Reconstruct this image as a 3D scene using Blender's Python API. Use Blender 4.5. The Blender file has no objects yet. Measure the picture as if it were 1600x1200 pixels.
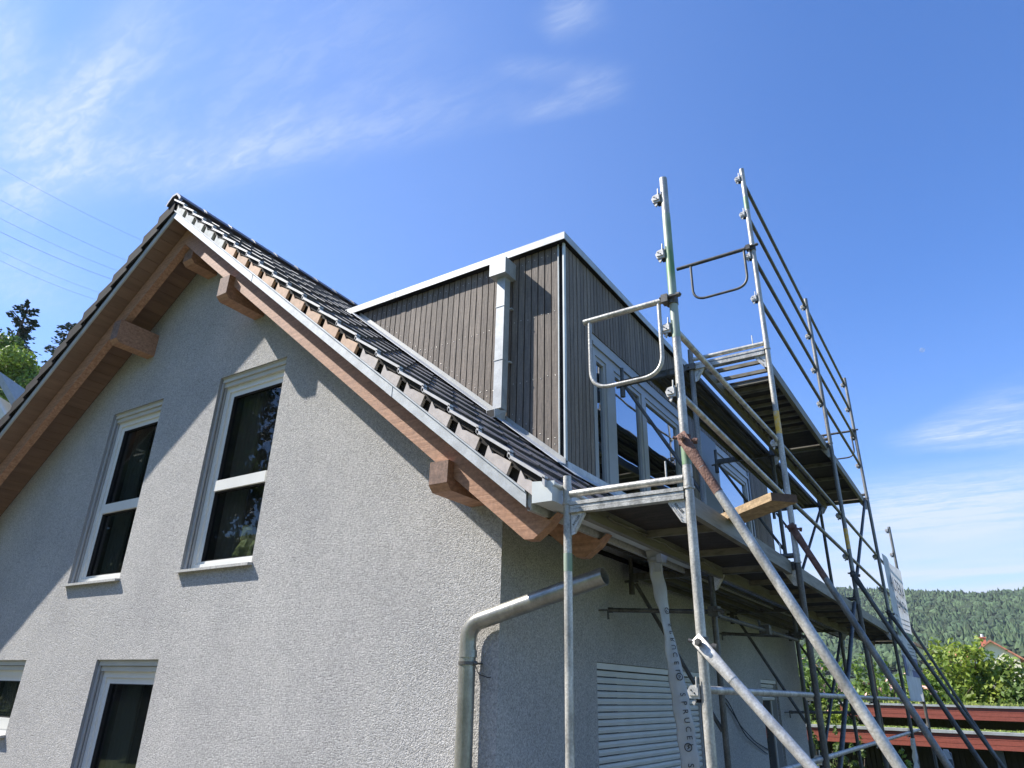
import bpy, math, random
from mathutils import Vector, Matrix
from mathutils.geometry import tessellate_polygon
random.seed(7)
R = math.radians
sc = bpy.context.scene
col = sc.collection

# ------------------------------------------------------------------ camera
CAM = Vector((2.725, -4.036, 0.0))
yaw, pitch, roll = -0.585, 0.419, 0.025
fwd = Vector((math.sin(yaw)*math.cos(pitch), math.cos(yaw)*math.cos(pitch), math.sin(pitch)))
rgt = Vector((math.cos(yaw), -math.sin(yaw), 0.0)); upv = rgt.cross(fwd)
rr = math.cos(roll)*rgt + math.sin(roll)*upv
uu = -math.sin(roll)*rgt + math.cos(roll)*upv
cd = bpy.data.cameras.new('camera'); cam = bpy.data.objects.new('camera', cd); col.objects.link(cam)
M = Matrix((rr, uu, -fwd)).transposed().to_4x4(); M.translation = CAM
cam.matrix_world = M
cd.sensor_width = 36; cd.lens = 1079.6/1600*36; cd.clip_start = 0.05; cd.clip_end = 6000
sc.camera = cam

# ------------------------------------------------------------------ light
SUN = Vector((-2.12, -1.0, 2.45)).normalized()
elev = math.asin(SUN.z); azim = math.atan2(SUN.x, SUN.y)
sd = bpy.data.lights.new('sun', 'SUN'); so = bpy.data.objects.new('sun', sd); col.objects.link(so)
so.rotation_euler = SUN.to_track_quat('Z', 'Y').to_euler()
sd.energy = 4.2; sd.angle = R(0.53); sd.color = (1.0, 0.96, 0.90)
sc.view_settings.view_transform = 'Standard'; sc.view_settings.look = 'None'
sc.view_settings.gamma = 1; sc.view_settings.exposure = 1.2

def world():
    w = bpy.data.worlds.new('World'); sc.world = w; w.use_nodes = True
    nt = w.node_tree; N = nt.nodes; L = nt.links; N.clear()
    out = N.new('ShaderNodeOutputWorld'); bg = N.new('ShaderNodeBackground'); bg.inputs[1].default_value = 0.05
    sky = N.new('ShaderNodeTexSky'); sky.sky_type = 'NISHITA'; sky.sun_disc = False
    sky.sun_elevation = elev; sky.sun_rotation = azim % (2*math.pi); sky.air_density = 1.0; sky.dust_density = 0.35
    sky.ozone_density = 3.5; sky.altitude = 300
    tc = N.new('ShaderNodeTexCoord')
    def math_(op, a, b=None, c=None, clamp=False):
        n = N.new('ShaderNodeMath'); n.operation = op; n.use_clamp = clamp
        for i, v in enumerate((a, b, c)):
            if v is None: continue
            if isinstance(v, (int, float)): n.inputs[i].default_value = v
            else: L.new(v, n.inputs[i])
        return n.outputs[0]
    def dot(v, name='d'):
        n = N.new('ShaderNodeVectorMath'); n.operation = 'DOT_PRODUCT'; L.new(tc.outputs['Generated'], n.inputs[0]); n.inputs[1].default_value = v
        return n.outputs['Value']
    def smooth(v, a, b):
        n = N.new('ShaderNodeMapRange'); n.interpolation_type = 'SMOOTHSTEP'; L.new(v, n.inputs[0])
        n.inputs[1].default_value = a; n.inputs[2].default_value = b; return n.outputs[0]
    def noise(vec, scale, detail, rough=0.55, dist=0.0):
        n = N.new('ShaderNodeTexNoise'); L.new(vec, n.inputs['Vector']); n.inputs['Scale'].default_value = scale
        n.inputs['Detail'].default_value = detail; n.inputs['Roughness'].default_value = rough; n.inputs['Distortion'].default_value = dist
        return n.outputs['Fac']
    # cloud layer: the sky direction projected on a plane overhead  (x/z, y/z), so streaks lie flat in the air
    z = math_('MAXIMUM', dot((0, 0, 1)), 0.03)
    cx = math_('DIVIDE', dot((1, 0, 0)), z); cy = math_('DIVIDE', dot((0, 1, 0)), z)
    cmb = N.new('ShaderNodeCombineXYZ'); L.new(cx, cmb.inputs[0]); L.new(cy, cmb.inputs[1])
    def mapped(rot, sx, sy, off=(0, 0, 0)):
        m = N.new('ShaderNodeMapping'); L.new(cmb.outputs[0], m.inputs[0]); m.inputs['Rotation'].default_value = (0, 0, rot)
        m.inputs['Scale'].default_value = (sx, sy, 1); m.inputs['Location'].default_value = off; return m.outputs[0]
    # positions of the real clouds, as bands in that plane: (point a, point b, half width, strength)
    def band(ax, ay, bx, by, w0, w1, st, soft=1.0):
        dx, dy = bx-ax, by-ay; l = math.hypot(dx, dy); dx /= l; dy /= l
        px = math_('SUBTRACT', cx, ax); py = math_('SUBTRACT', cy, ay)
        t = math_('ADD', math_('MULTIPLY', px, dx), math_('MULTIPLY', py, dy))
        s = math_('ABSOLUTE', math_('ADD', math_('MULTIPLY', px, -dy), math_('MULTIPLY', py, dx)))
        tt = math_('DIVIDE', t, l, None, True)
        wd = math_('ADD', w0, math_('MULTIPLY', tt, w1-w0))
        q = math_('DIVIDE', s, wd)
        across = math_('SUBTRACT', 1.0, smooth(q, 0.0, 1.25))
        e0 = smooth(t, -0.35*l, 0.35*l); e1 = math_('SUBTRACT', 1.0, smooth(t, 0.65*l, 1.35*l))
        return math_('MULTIPLY', math_('MULTIPLY', math_('MULTIPLY', across, e0), e1), st)
    total = None
    for b in CLOUDS:
        v = band(*b)
        total = v if total is None else math_('ADD', total, v)
    ripple = noise(mapped(R(20), 14, 46), 1.0, 5, 0.62, 0.8)
    wisp = noise(mapped(R(-38), 2.2, 8.0), 1.0, 8, 0.62, 0.5)
    tex = math_('ADD', math_('MULTIPLY', math_('MULTIPLY', smooth(ripple, 0.36, 0.66), smooth(wisp, 0.30, 0.55)), 0.85), math_('MULTIPLY', smooth(wisp, 0.36, 0.68), 0.75))
    cirrus = math_('MULTIPLY', total, math_('ADD', 0.40, math_('MULTIPLY', tex, 0.72)))
    # low bright veil near the horizon
    el = dot((0, 0, 1))
    low = math_('MULTIPLY', math_('MULTIPLY', smooth(dot((0.0, 1.0, 0)), 0.55, 0.95), math_('SUBTRACT', 1.0, smooth(el, 0.10, 0.29))), math_('ADD', 0.42, math_('MULTIPLY', smooth(noise(mapped(0, 0.28, 0.55), 1.0, 6, 0.55, 0.4), 0.36, 0.66), 0.62)))
    hz = math_('MULTIPLY', math_('SUBTRACT', 1.0, smooth(el, 0.0, 0.52)), 0.20)
    left = math_('MULTIPLY', smooth(dot((-0.93, 0.15, 0.3)), 0.25, 1.0), 0.15)
    fac = math_('MINIMUM', math_('ADD', math_('ADD', math_('ADD', cirrus, low), hz), left), 0.93)
    mix = N.new('ShaderNodeMixRGB'); L.new(fac, mix.inputs[0])
    tint = N.new('ShaderNodeMixRGB'); tint.blend_type = 'MULTIPLY'; tint.inputs[0].default_value = 1; L.new(sky.outputs[0], tint.inputs[1])
    tint.inputs[2].default_value = SKYTINT
    L.new(tint.outputs[0], mix.inputs[1]); mix.inputs[2].default_value = CLOUDCOL
    L.new(mix.outputs[0], bg.inputs[0]); L.new(bg.outputs[0], out.inputs[0])

SKYTINT = (1.10, 1.62, 2.35, 1)
CLOUDCOL = (6.6, 7.6, 9.2, 1)
def cdir(u, v):
    """where a sky point seen at (u,v) of the photograph sits on the overhead plane"""
    d = fwd + rr*(u-800)/1079.6 - uu*(v-600)/1079.6
    return d.x/d.z, d.y/d.z
CLOUDS = []
for (a, b, c, d_, w0, w1, s) in (
        (-20, 300, 165, 80, 0.16, 0.06, 0.34), (60, 330, 270, -20, 0.14, 0.06, 0.22), (0, 160, 15, -20, 0.06, 0.06, 0.3),
        (60, 300, 470, 215, 0.09, 0.09, 0.20), (200, 270, 760, 160, 0.13, 0.08, 0.16), (250, 200, 620, 20, 0.18, 0.20, 0.13),
        (860, 50, 925, 0, 0.05, 0.06, 0.20), (800, 105, 955, 125, 0.03, 0.05, 0.17), (820, 180, 950, 140, 0.03, 0.05, 0.15),
        (0, 470, 60, 380, 0.2, 0.15, 0.16), (1430, 690, 1640, 650, 0.2, 0.5, 0.55), (1300, 800, 1640, 790, 0.8, 1.2, 0.6)):
    p = cdir(a, b); q = cdir(c, d_)
    CLOUDS.append((p[0], p[1], q[0], q[1], w0, w1, s))
world()

# ------------------------------------------------------------------ materials
MATS = {}
def mat(name, c, rough=0.6, metal=0.0, var=0.0, vscale=6.0, stretch=(1, 1, 1), c2=None, bump=0.0, bscale=60.0, island=0.0,
        spec=0.5, detail=5, coord='Object', bstretch=None, trans=0.0, lo=0.35, hi=0.65, grain=None, rot=(0, 0, 0)):
    m = bpy.data.materials.new(name); m.use_nodes = True; MATS[name] = m
    nt = m.node_tree; N = nt.nodes; L = nt.links; b = N['Principled BSDF']
    b.inputs['Roughness'].default_value = rough; b.inputs['Metallic'].default_value = metal
    b.inputs['Specular IOR Level'].default_value = spec
    tc = N.new('ShaderNodeTexCoord')
    def mp(s):
        n = N.new('ShaderNodeMapping'); L.new(tc.outputs[coord], n.inputs[0]); n.inputs['Scale'].default_value = s; n.inputs['Rotation'].default_value = rot; return n.outputs[0]
    base = tuple(c)+(1,)
    outc = None
    if var > 0 or c2:
        n = N.new('ShaderNodeTexNoise'); L.new(mp(stretch), n.inputs['Vector']); n.inputs['Scale'].default_value = vscale; n.inputs['Detail'].default_value = detail
        n.inputs['Roughness'].default_value = 0.6
        r = N.new('ShaderNodeMapRange'); L.new(n.outputs['Fac'], r.inputs[0]); r.inputs[1].default_value = lo; r.inputs[2].default_value = hi
        x = N.new('ShaderNodeMixRGB'); L.new(r.outputs[0], x.inputs[0])
        if c2: x.inputs[1].default_value = base; x.inputs[2].default_value = tuple(c2)+(1,)
        else:
            x.inputs[1].default_value = tuple(v*(1-var) for v in c)+(1,); x.inputs[2].default_value = tuple(min(1, v*(1+var)) for v in c)+(1,)
        outc = x.outputs[0]
    if grain:                                   # small dark or light specks: (scale, strength)
        n = N.new('ShaderNodeTexNoise'); L.new(mp((1, 1, 1)), n.inputs['Vector']); n.inputs['Scale'].default_value = grain[0]; n.inputs['Detail'].default_value = 3
        r = N.new('ShaderNodeMapRange'); L.new(n.outputs['Fac'], r.inputs[0]); r.inputs[1].default_value = 0.35; r.inputs[2].default_value = 0.65
        r.inputs[3].default_value = 1-grain[1]; r.inputs[4].default_value = 1+grain[1]
        x = N.new('ShaderNodeVectorMath'); x.operation = 'SCALE'
        if outc: L.new(outc, x.inputs[0])
        else: x.inputs[0].default_value = c
        L.new(r.outputs[0], x.inputs['Scale']); outc = x.outputs[0]
    if island > 0:
        g = N.new('ShaderNodeNewGeometry')
        r = N.new('ShaderNodeMapRange'); L.new(g.outputs['Random Per Island'], r.inputs[0]); r.inputs[3].default_value = 1-island; r.inputs[4].default_value = 1+island
        x = N.new('ShaderNodeVectorMath'); x.operation = 'SCALE'
        if outc: L.new(outc, x.inputs[0])
        else: x.inputs[0].default_value = c
        L.new(r.outputs[0], x.inputs['Scale']); outc = x.outputs[0]
    if outc: L.new(outc, b.inputs['Base Color'])
    else: b.inputs['Base Color'].default_value = base
    if bump > 0:
        n = N.new('ShaderNodeTexNoise'); L.new(mp(bstretch or (1, 1, 1)), n.inputs['Vector']); n.inputs['Scale'].default_value = bscale; n.inputs['Detail'].default_value = 4
        q = N.new('ShaderNodeBump'); q.inputs['Strength'].default_value = bump; q.inputs['Distance'].default_value = 0.02
        L.new(n.outputs['Fac'], q.inputs['Height']); L.new(q.outputs[0], b.inputs['Normal'])
    if trans > 0:
        t = N.new('ShaderNodeBsdfTranslucent'); a = N.new('ShaderNodeMixShader'); a.inputs[0].default_value = trans
        if outc: L.new(outc, t.inputs[0])
        else: t.inputs[0].default_value = base
        L.new(b.outputs[0], a.inputs[1]); L.new(t.outputs[0], a.inputs[2]); L.new(a.outputs[0], N['Material Output'].inputs[0])
    return m

def stucco():
    m = bpy.data.materials.new('stucco'); m.use_nodes = True; MATS['stucco'] = m
    nt = m.node_tree; N = nt.nodes; L = nt.links; b = N['Principled BSDF']; b.inputs['Roughness'].default_value = 0.95
    b.inputs['Specular IOR Level'].default_value = 0.15
    tc = N.new('ShaderNodeTexCoord')
    # grains: domes of two sizes, each with its own shade
    w0 = N.new('ShaderNodeTexNoise'); w0.inputs['Scale'].default_value = 40; w0.inputs['Detail'].default_value = 2; L.new(tc.outputs['Object'], w0.inputs['Vector'])
    wv = N.new('ShaderNodeVectorMath'); wv.operation = 'MULTIPLY_ADD'; L.new(w0.outputs['Color'], wv.inputs[0]); wv.inputs[1].default_value = (0.02, 0.02, 0.02); L.new(tc.outputs['Object'], wv.inputs[2])
    def vor(scale):
        v = N.new('ShaderNodeTexVoronoi'); v.feature = 'F1'; v.inputs['Scale'].default_value = scale; L.new(wv.outputs[0], v.inputs['Vector']); return v
    v1, v2 = vor(104), vor(210)
    a = N.new('ShaderNodeMath'); a.operation = 'MULTIPLY_ADD'; L.new(v2.outputs['Distance'], a.inputs[0]); a.inputs[1].default_value = 0.5; L.new(v1.outputs['Distance'], a.inputs[2])
    bp = N.new('ShaderNodeBump'); bp.invert = True; bp.inputs['Strength'].default_value = 0.8; bp.inputs['Distance'].default_value = 0.0060
    L.new(a.outputs[0], bp.inputs['Height']); L.new(bp.outputs[0], b.inputs['Normal'])
    n2 = N.new('ShaderNodeTexNoise'); n2.inputs['Scale'].default_value = 1.1; n2.inputs['Detail'].default_value = 6; n2.inputs['Roughness'].default_value = 0.65; L.new(tc.outputs['Object'], n2.inputs['Vector'])
    n2r = N.new('ShaderNodeMapRange'); L.new(n2.outputs['Fac'], n2r.inputs[0]); n2r.inputs[1].default_value = 0.35; n2r.inputs[2].default_value = 0.65
    x = N.new('ShaderNodeMixRGB'); x.inputs[1].default_value = (0.405, 0.392, 0.375, 1); x.inputs[2].default_value = (0.475, 0.458, 0.432, 1); L.new(n2r.outputs[0], x.inputs[0])
    prev = x.outputs[0]
    for v, lo, hi in ((v1, 0.74, 1.22), (v2, 0.82, 1.18)):
        sp = N.new('ShaderNodeSeparateColor'); L.new(v.outputs['Color'], sp.inputs[0])
        r = N.new('ShaderNodeMapRange'); L.new(sp.outputs[0], r.inputs[0]); r.inputs[3].default_value = lo; r.inputs[4].default_value = hi
        s = N.new('ShaderNodeVectorMath'); s.operation = 'SCALE'; L.new(prev, s.inputs[0]); L.new(r.outputs[0], s.inputs['Scale']); prev = s.outputs[0]
    L.new(prev, b.inputs['Base Color'])
stucco()
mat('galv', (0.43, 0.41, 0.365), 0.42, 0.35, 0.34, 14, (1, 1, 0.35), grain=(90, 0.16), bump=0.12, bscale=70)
mat('galv_dull_shaded', (0.10, 0.095, 0.085), 0.5, 0.3, 0.35, 12, (1, 1, 0.4), grain=(80, 0.2))  # dull steel fittings; also paints shade onto lower post lifts and far braces
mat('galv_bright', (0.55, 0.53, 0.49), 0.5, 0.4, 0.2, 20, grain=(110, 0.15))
mat('galv_shaded', (0.20, 0.195, 0.18), 0.45, 0.35, 0.34, 14, (1, 1, 0.35), grain=(90, 0.16))  # same steel, darkened in colour to stand in for the house's shade
mat('reveal', (0.30, 0.30, 0.295), 0.8, 0.0, 0.06, 6, bump=0.05)
mat('board_grey', (0.44, 0.43, 0.40), 0.6, 0.0, 0.1, 6)
mat('leaf_bright', (0.20, 0.29, 0.045), 0.55, island=0.4, trans=0.35)
mat('rust', (0.11, 0.05, 0.035), 0.8, 0.2, 0.0, 22, c2=(0.22, 0.13, 0.10), bump=0.4, bscale=90)
mat('green_paint', (0.09, 0.22, 0.06), 0.5, 0.2, 0.0, 9, (1, 1, 0.25), c2=(0.36, 0.40, 0.33), lo=0.3, hi=0.6)
mat('yellow_paint', (0.75, 0.42, 0.03), 0.5, 0.0, 0.0, 22, (1, 1, 1), c2=(0.55, 0.5, 0.38), lo=0.45, hi=0.7)
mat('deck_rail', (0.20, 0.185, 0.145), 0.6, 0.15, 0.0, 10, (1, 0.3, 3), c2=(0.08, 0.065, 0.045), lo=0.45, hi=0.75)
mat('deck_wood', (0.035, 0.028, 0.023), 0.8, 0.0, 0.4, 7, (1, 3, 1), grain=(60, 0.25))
mat('deck_steel', (0.12, 0.11, 0.085), 0.6, 0.25, 0.0, 8, (3, 0.4, 1), c2=(0.06, 0.055, 0.04))
mat('timber', (0.42, 0.30, 0.17), 0.8, 0.0, 0.0, 5, (3, 3, 20), c2=(0.25, 0.17, 0.09), grain=(50, 0.2))
mat('timber_end', (0.10, 0.06, 0.04), 0.9, 0.0, 0.3, 40)
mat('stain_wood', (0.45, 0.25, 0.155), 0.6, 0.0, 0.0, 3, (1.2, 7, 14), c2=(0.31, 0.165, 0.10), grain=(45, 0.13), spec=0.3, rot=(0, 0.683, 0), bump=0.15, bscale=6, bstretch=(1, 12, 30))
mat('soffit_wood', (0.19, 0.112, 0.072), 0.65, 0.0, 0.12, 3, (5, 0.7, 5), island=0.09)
mat('tile', (0.075, 0.070, 0.075), 0.38, 0.0, 0.2, 9, island=0.14, bump=0.06, bscale=40, spec=0.8)
mat('tile_edge_grey', (0.52, 0.52, 0.49), 0.8, 0.0, 0.12, 20, island=0.08)
mat('tile_edge_clay', (0.62, 0.42, 0.29), 0.8, 0.0, 0.12, 20, island=0.12)
mat('tile_edge_pink', (0.50, 0.44, 0.40), 0.8, 0.0, 0.12, 20, island=0.08)
mat('tile_edge_dark', (0.018, 0.017, 0.018), 0.85, 0.0, 0.2, 20, spec=0.2)
mat('upvc_shaded', (0.35, 0.345, 0.325), 0.4, 0.0, 0.05, 5)  # white window frames with the dormer front's shade put into the colour
mat('reflection_pleats', (0.42, 0.41, 0.39), 0.9)
mat('cushion', (0.80, 0.80, 0.36), 0.9, 0.0, 0.25, 9)
mat('end_grain', (0.20, 0.12, 0.085), 0.75, 0.0, 0.25, 20, grain=(60, 0.2))
mat('tile_lip', (0.50, 0.48, 0.46), 0.5, 0.0, 0.1, 20)
mat('zinc', (0.43, 0.44, 0.43), 0.45, 0.2, 0.14, 9, (1, 1, 1), grain=(70, 0.06))
mat('zinc_dull', (0.33, 0.33, 0.31), 0.5, 0.2, 0.1, 9)
mat('gutter_paint', (0.58, 0.60, 0.57), 0.45, 0.1, 0.06, 6)
mat('pipe_zinc', (0.33, 0.32, 0.28), 0.34, 0.6, 0.2, 10, (1, 1, 0.5), grain=(60, 0.08))
mat('lead', (0.55, 0.56, 0.57), 0.45, 0.2, 0.15, 14)
mat('black', (0.012, 0.012, 0.013), 0.8)
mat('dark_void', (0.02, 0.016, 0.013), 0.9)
mat('clad', (0.215, 0.172, 0.135), 0.75, 0.0, 0.0, 4, (12, 12, 0.8), c2=(0.13, 0.104, 0.082), island=0.2, bump=0.25, bscale=12, bstretch=(9, 9, 0.6), grain=(45, 0.1))
mat('nail', (0.7, 0.68, 0.62), 0.35, 0.8)
mat('upvc', (0.72, 0.71, 0.66), 0.35, 0.0, 0.03, 5)
mat('box_cream', (0.52, 0.50, 0.43), 0.5, 0.0, 0.05, 5)
mat('guide', (0.40, 0.40, 0.40), 0.5)
mat('slat', (0.66, 0.65, 0.60), 0.5, 0.0, 0.05, 4)
mat('sill', (0.42, 0.41, 0.38), 0.7, 0.0, 0.15, 30, grain=(80, 0.15))
mat('vent', (0.55, 0.56, 0.57), 0.6)
mat('film', (0.60, 0.60, 0.58), 0.35, 0.0, 0.12, 9, (1, 1, 0.4), trans=0.3, bump=0.4, bscale=14)
mat('ink', (0.025, 0.025, 0.028), 0.6)
mat('cable', (0.02, 0.02, 0.022), 0.6)
mat('wire_metal', (0.22, 0.25, 0.33), 0.6)
mat('banner_white', (0.62, 0.62, 0.62), 0.6, 0.0, 0.1, 4, trans=0.25)
mat('banner_blue', (0.09, 0.11, 0.24), 0.6)
mat('banner_green', (0.12, 0.20, 0.10), 0.6)
mat('banner_grey', (0.16, 0.16, 0.17), 0.6)
mat('fascia_red', (0.29, 0.075, 0.048), 0.6, 0.0, 0.12, 3, (0.8, 4, 14), grain=(30, 0.1))
mat('slat_dark', (0.035, 0.033, 0.032), 0.8, 0.0, 0.25, 8, (6, 6, 0.5))
mat('post_grey', (0.16, 0.18, 0.20), 0.5, 0.1)
mat('roof_red', (0.45, 0.17, 0.10), 0.75, 0.0, 0.3, 2.2, grain=(14, 0.25))
mat('plaster_cream', (0.72, 0.66, 0.48), 0.9)
mat('siding', (0.60, 0.62, 0.62), 0.7, 0.0, 0.05, 3)
mat('grass', (0.10, 0.15, 0.03), 0.95, 0.0, 0.0, 0.3, c2=(0.15, 0.16, 0.05), grain=(6, 0.3))
mat('neutral_ground', (0.11, 0.10, 0.08), 0.95, 0.0, 0.3, 1.2, grain=(25, 0.3))
mat('sedum', (0.22, 0.23, 0.05), 0.9, 0.0, 0.0, 1.4, c2=(0.13, 0.19, 0.04), island=0.35)
mat('blade', (0.16, 0.25, 0.05), 0.7, island=0.4, trans=0.3)
mat('leaf_apple', (0.11, 0.19, 0.03), 0.5, 0.0, 0.0, 0.55, c2=(0.15, 0.23, 0.04), island=0.42, trans=0.35)
mat('leaf_lime', (0.28, 0.34, 0.045), 0.55, 0.0, 0.0, 0.7, c2=(0.16, 0.25, 0.04), island=0.38, trans=0.4)
mat('leaf_dark', (0.045, 0.085, 0.025), 0.55, island=0.45, trans=0.2)
mat('leaf_mid', (0.11, 0.17, 0.035), 0.55, island=0.45, trans=0.35)
mat('needle', (0.030, 0.055, 0.028), 0.7, island=0.45, trans=0.1)
mat('blossom', (0.75, 0.42, 0.33), 0.7, island=0.3)
mat('bark', (0.10, 0.075, 0.055), 0.9, 0.0, 0.3, 8)
mat('forest', (0.032, 0.058, 0.025), 0.9, 0.0, 0.0, 0.02, c2=(0.060, 0.092, 0.036), island=0.55)
mat('snag', (0.24, 0.21, 0.18), 0.9, island=0.2)
mat('earth', (0.12, 0.10, 0.07), 0.95, 0.0, 0.3, 2)
_m = mat('moon', (0.5, 0.5, 0.5), 0.9)
_t = _m.node_tree.nodes.new('ShaderNodeBsdfTransparent'); _x = _m.node_tree.nodes.new('ShaderNodeMixShader'); _x.inputs[0].default_value = 0.86
_m.node_tree.links.new(_m.node_tree.nodes['Principled BSDF'].outputs[0], _x.inputs[1]); _m.node_tree.links.new(_t.outputs[0], _x.inputs[2]); _m.node_tree.links.new(_x.outputs[0], _m.node_tree.nodes['Material Output'].inputs[0])

def glass():
    m = bpy.data.materials.new('pane'); m.use_nodes = True; MATS['pane'] = m
    nt = m.node_tree; N = nt.nodes; L = nt.links; b = N['Principled BSDF']
    b.inputs['Base Color'].default_value = (0.010, 0.011, 0.012, 1); b.inputs['Roughness'].default_value = 0.015; b.inputs['IOR'].default_value = 1.75
    tc = N.new('ShaderNodeTexCoord'); n = N.new('ShaderNodeTexNoise'); n.inputs['Scale'].default_value = 1.6; n.inputs['Detail'].default_value = 1; L.new(tc.outputs['Object'], n.inputs['Vector'])
    bp = N.new('ShaderNodeBump'); bp.inputs['Strength'].default_value = 0.10; bp.inputs['Distance'].default_value = 0.02; L.new(n.outputs['Fac'], bp.inputs['Height']); L.new(bp.outputs[0], b.inputs['Normal'])
glass()
def coated():
    m = MATS['pane'].copy(); m.name = 'coated_pane'; MATS['coated_pane'] = m
    b = m.node_tree.nodes['Principled BSDF']; b.inputs['Metallic'].default_value = 1.0; b.inputs['Base Color'].default_value = (0.52, 0.55, 0.58, 1); b.inputs['Roughness'].default_value = 0.02
    m = MATS['pane'].copy(); m.name = 'clear_pane'; MATS['clear_pane'] = m; nt = m.node_tree; N = nt.nodes
    t = N.new('ShaderNodeBsdfTransparent'); t.inputs[0].default_value = (0.75, 0.8, 0.77, 1); x = N.new('ShaderNodeMixShader'); x.inputs[0].default_value = 0.6
    nt.links.new(N['Principled BSDF'].outputs[0], x.inputs[1]); nt.links.new(t.outputs[0], x.inputs[2]); nt.links.new(x.outputs[0], N['Material Output'].inputs[0])
coated()

# ------------------------------------------------------------------ mesh helper
class MB:
    def __init__(s): s.v = []; s.f = []; s.m = []; s.s = []
    def add(s, vs, fs, mi=0, sm=False):
        o = len(s.v); s.v += [tuple(v) for v in vs]
        for f in fs: s.f.append(tuple(i+o for i in f)); s.m.append(mi); s.s.append(sm)
    def box(s, x0, x1, y0, y1, z0, z1, mi=0):
        vs = [(x, y, z) for x in (x0, x1) for y in (y0, y1) for z in (z0, z1)]
        s.add(vs, [(0, 1, 3, 2), (4, 6, 7, 5), (0, 4, 5, 1), (2, 3, 7, 6), (0, 2, 6, 4), (1, 5, 7, 3)], mi)
    def hexa(s, a, mi=0):     # 8 points: bottom ring 0-3, top ring 4-7
        s.add(a, [(3, 2, 1, 0), (4, 5, 6, 7), (0, 1, 5, 4), (1, 2, 6, 5), (2, 3, 7, 6), (3, 0, 4, 7)], mi)
    def quad(s, a, b, c, d, mi=0): s.add([a, b, c, d], [(0, 1, 2, 3)], mi)
    def beam(s, p, q, w, h, side=None, mi=0):   # box along p-q; w along side, h perpendicular
        p = Vector(p); q = Vector(q); d = (q-p).normalized()
        sd = Vector(side) if side else d.cross(Vector((0, 0, 1)))
        if sd.length < 1e-4: sd = Vector((1, 0, 0))
        sd = (sd - d*sd.dot(d)).normalized(); up = sd.cross(d)
        a = sd*w/2; b = up*h/2
        s.hexa([p-a-b, p+a-b, q+a-b, q-a-b, p-a+b, p+a+b, q+a+b, q-a+b], mi)
    def prism(s, pts, ext, mi=0):
        ext = Vector(ext); n = len(pts); P = [Vector(p) for p in pts]
        s.add(P+[p+ext for p in P], [tuple(range(n))[::-1], tuple(range(n, 2*n))]+[(i, (i+1) % n, n+(i+1) % n, n+i) for i in range(n)], mi)
    def tube(s, pts, r, n=14, mi=0, caps=True, radii=None):
        P = [Vector(p) for p in pts]; k = len(P); T = []
        for i in range(k):
            a = P[max(i-1, 0)]; b = P[min(i+1, k-1)]; T.append((b-a).normalized())
        ref = Vector((0, 0, 1)) if abs(T[0].z) < 0.9 else Vector((1, 0, 0))
        u = (ref - T[0]*ref.dot(T[0])).normalized(); vs = []
        for i in range(k):
            u = (u - T[i]*u.dot(T[i])).normalized(); w = T[i].cross(u); rad = radii[i] if radii else r
            for j in range(n):
                a = 2*math.pi*j/n; vs.append(P[i]+u*math.cos(a)*rad+w*math.sin(a)*rad)
        fs = [(i*n+j, i*n+(j+1) % n, (i+1)*n+(j+1) % n, (i+1)*n+j) for i in range(k-1) for j in range(n)]
        s.add(vs, fs, mi, True)
        if caps:
            s.add(vs[:n], [tuple(range(n))[::-1]], mi); s.add(vs[-n:], [tuple(range(n))], mi)
    def hollow(s, p, q, r, t=0.004, n=20, mi=0):
        p = Vector(p); q = Vector(q); s.tube([p, q], r, n, mi, False); d = (q-p).normalized()
        o = len(s.v); s.tube([q, p], r-t, n, mi, False)
        u = Vector((0, 0, 1)); u = (u-d*u.dot(d)); u = u.normalized() if u.length > 1e-3 else Vector((1, 0, 0)); w = d.cross(u)
        for c in (p, q):
            ring = [];
            for j in range(n):
                a = 2*math.pi*j/n; e = u*math.cos(a)+w*math.sin(a); ring += [c+e*r, c+e*(r-t)]
            s.add(ring, [(2*j, 2*((j+1) % n), 2*((j+1) % n)+1, 2*j+1) for j in range(n)], mi)
    def ball(s, c, r, mi=0, n=6):
        c = Vector(c); vs = [c+Vector((0, 0, r))]; rings = n//2
        for i in range(1, rings):
            t = math.pi*i/rings
            for j in range(n): vs.append(c+Vector((math.sin(t)*math.cos(2*math.pi*j/n), math.sin(t)*math.sin(2*math.pi*j/n), math.cos(t)))*r)
        vs.append(c-Vector((0, 0, r))); fs = [(0, 1+j, 1+(j+1) % n) for j in range(n)]
        for i in range(rings-2):
            for j in range(n): fs.append((1+i*n+j, 1+(i+1)*n+j, 1+(i+1)*n+(j+1) % n, 1+i*n+(j+1) % n))
        l = len(vs)-1; fs += [(l, 1+(rings-2)*n+(j+1) % n, 1+(rings-2)*n+j) for j in range(n)]
        s.add(vs, fs, mi, True)
def fillet(pts, r, n=6):
    P = [Vector(p) for p in pts]; out = [P[0]]
    for i in range(1, len(P)-1):
        a = (P[i-1]-P[i]).normalized(); b = (P[i+1]-P[i]).normalized()
        p0 = P[i]+a*r; p1 = P[i]+b*r
        for k in range(n+1):
            t = k/n; out.append(p0*(1-t)**2+P[i]*2*t*(1-t)+p1*t*t)
    out.append(P[-1]); return out

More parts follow.
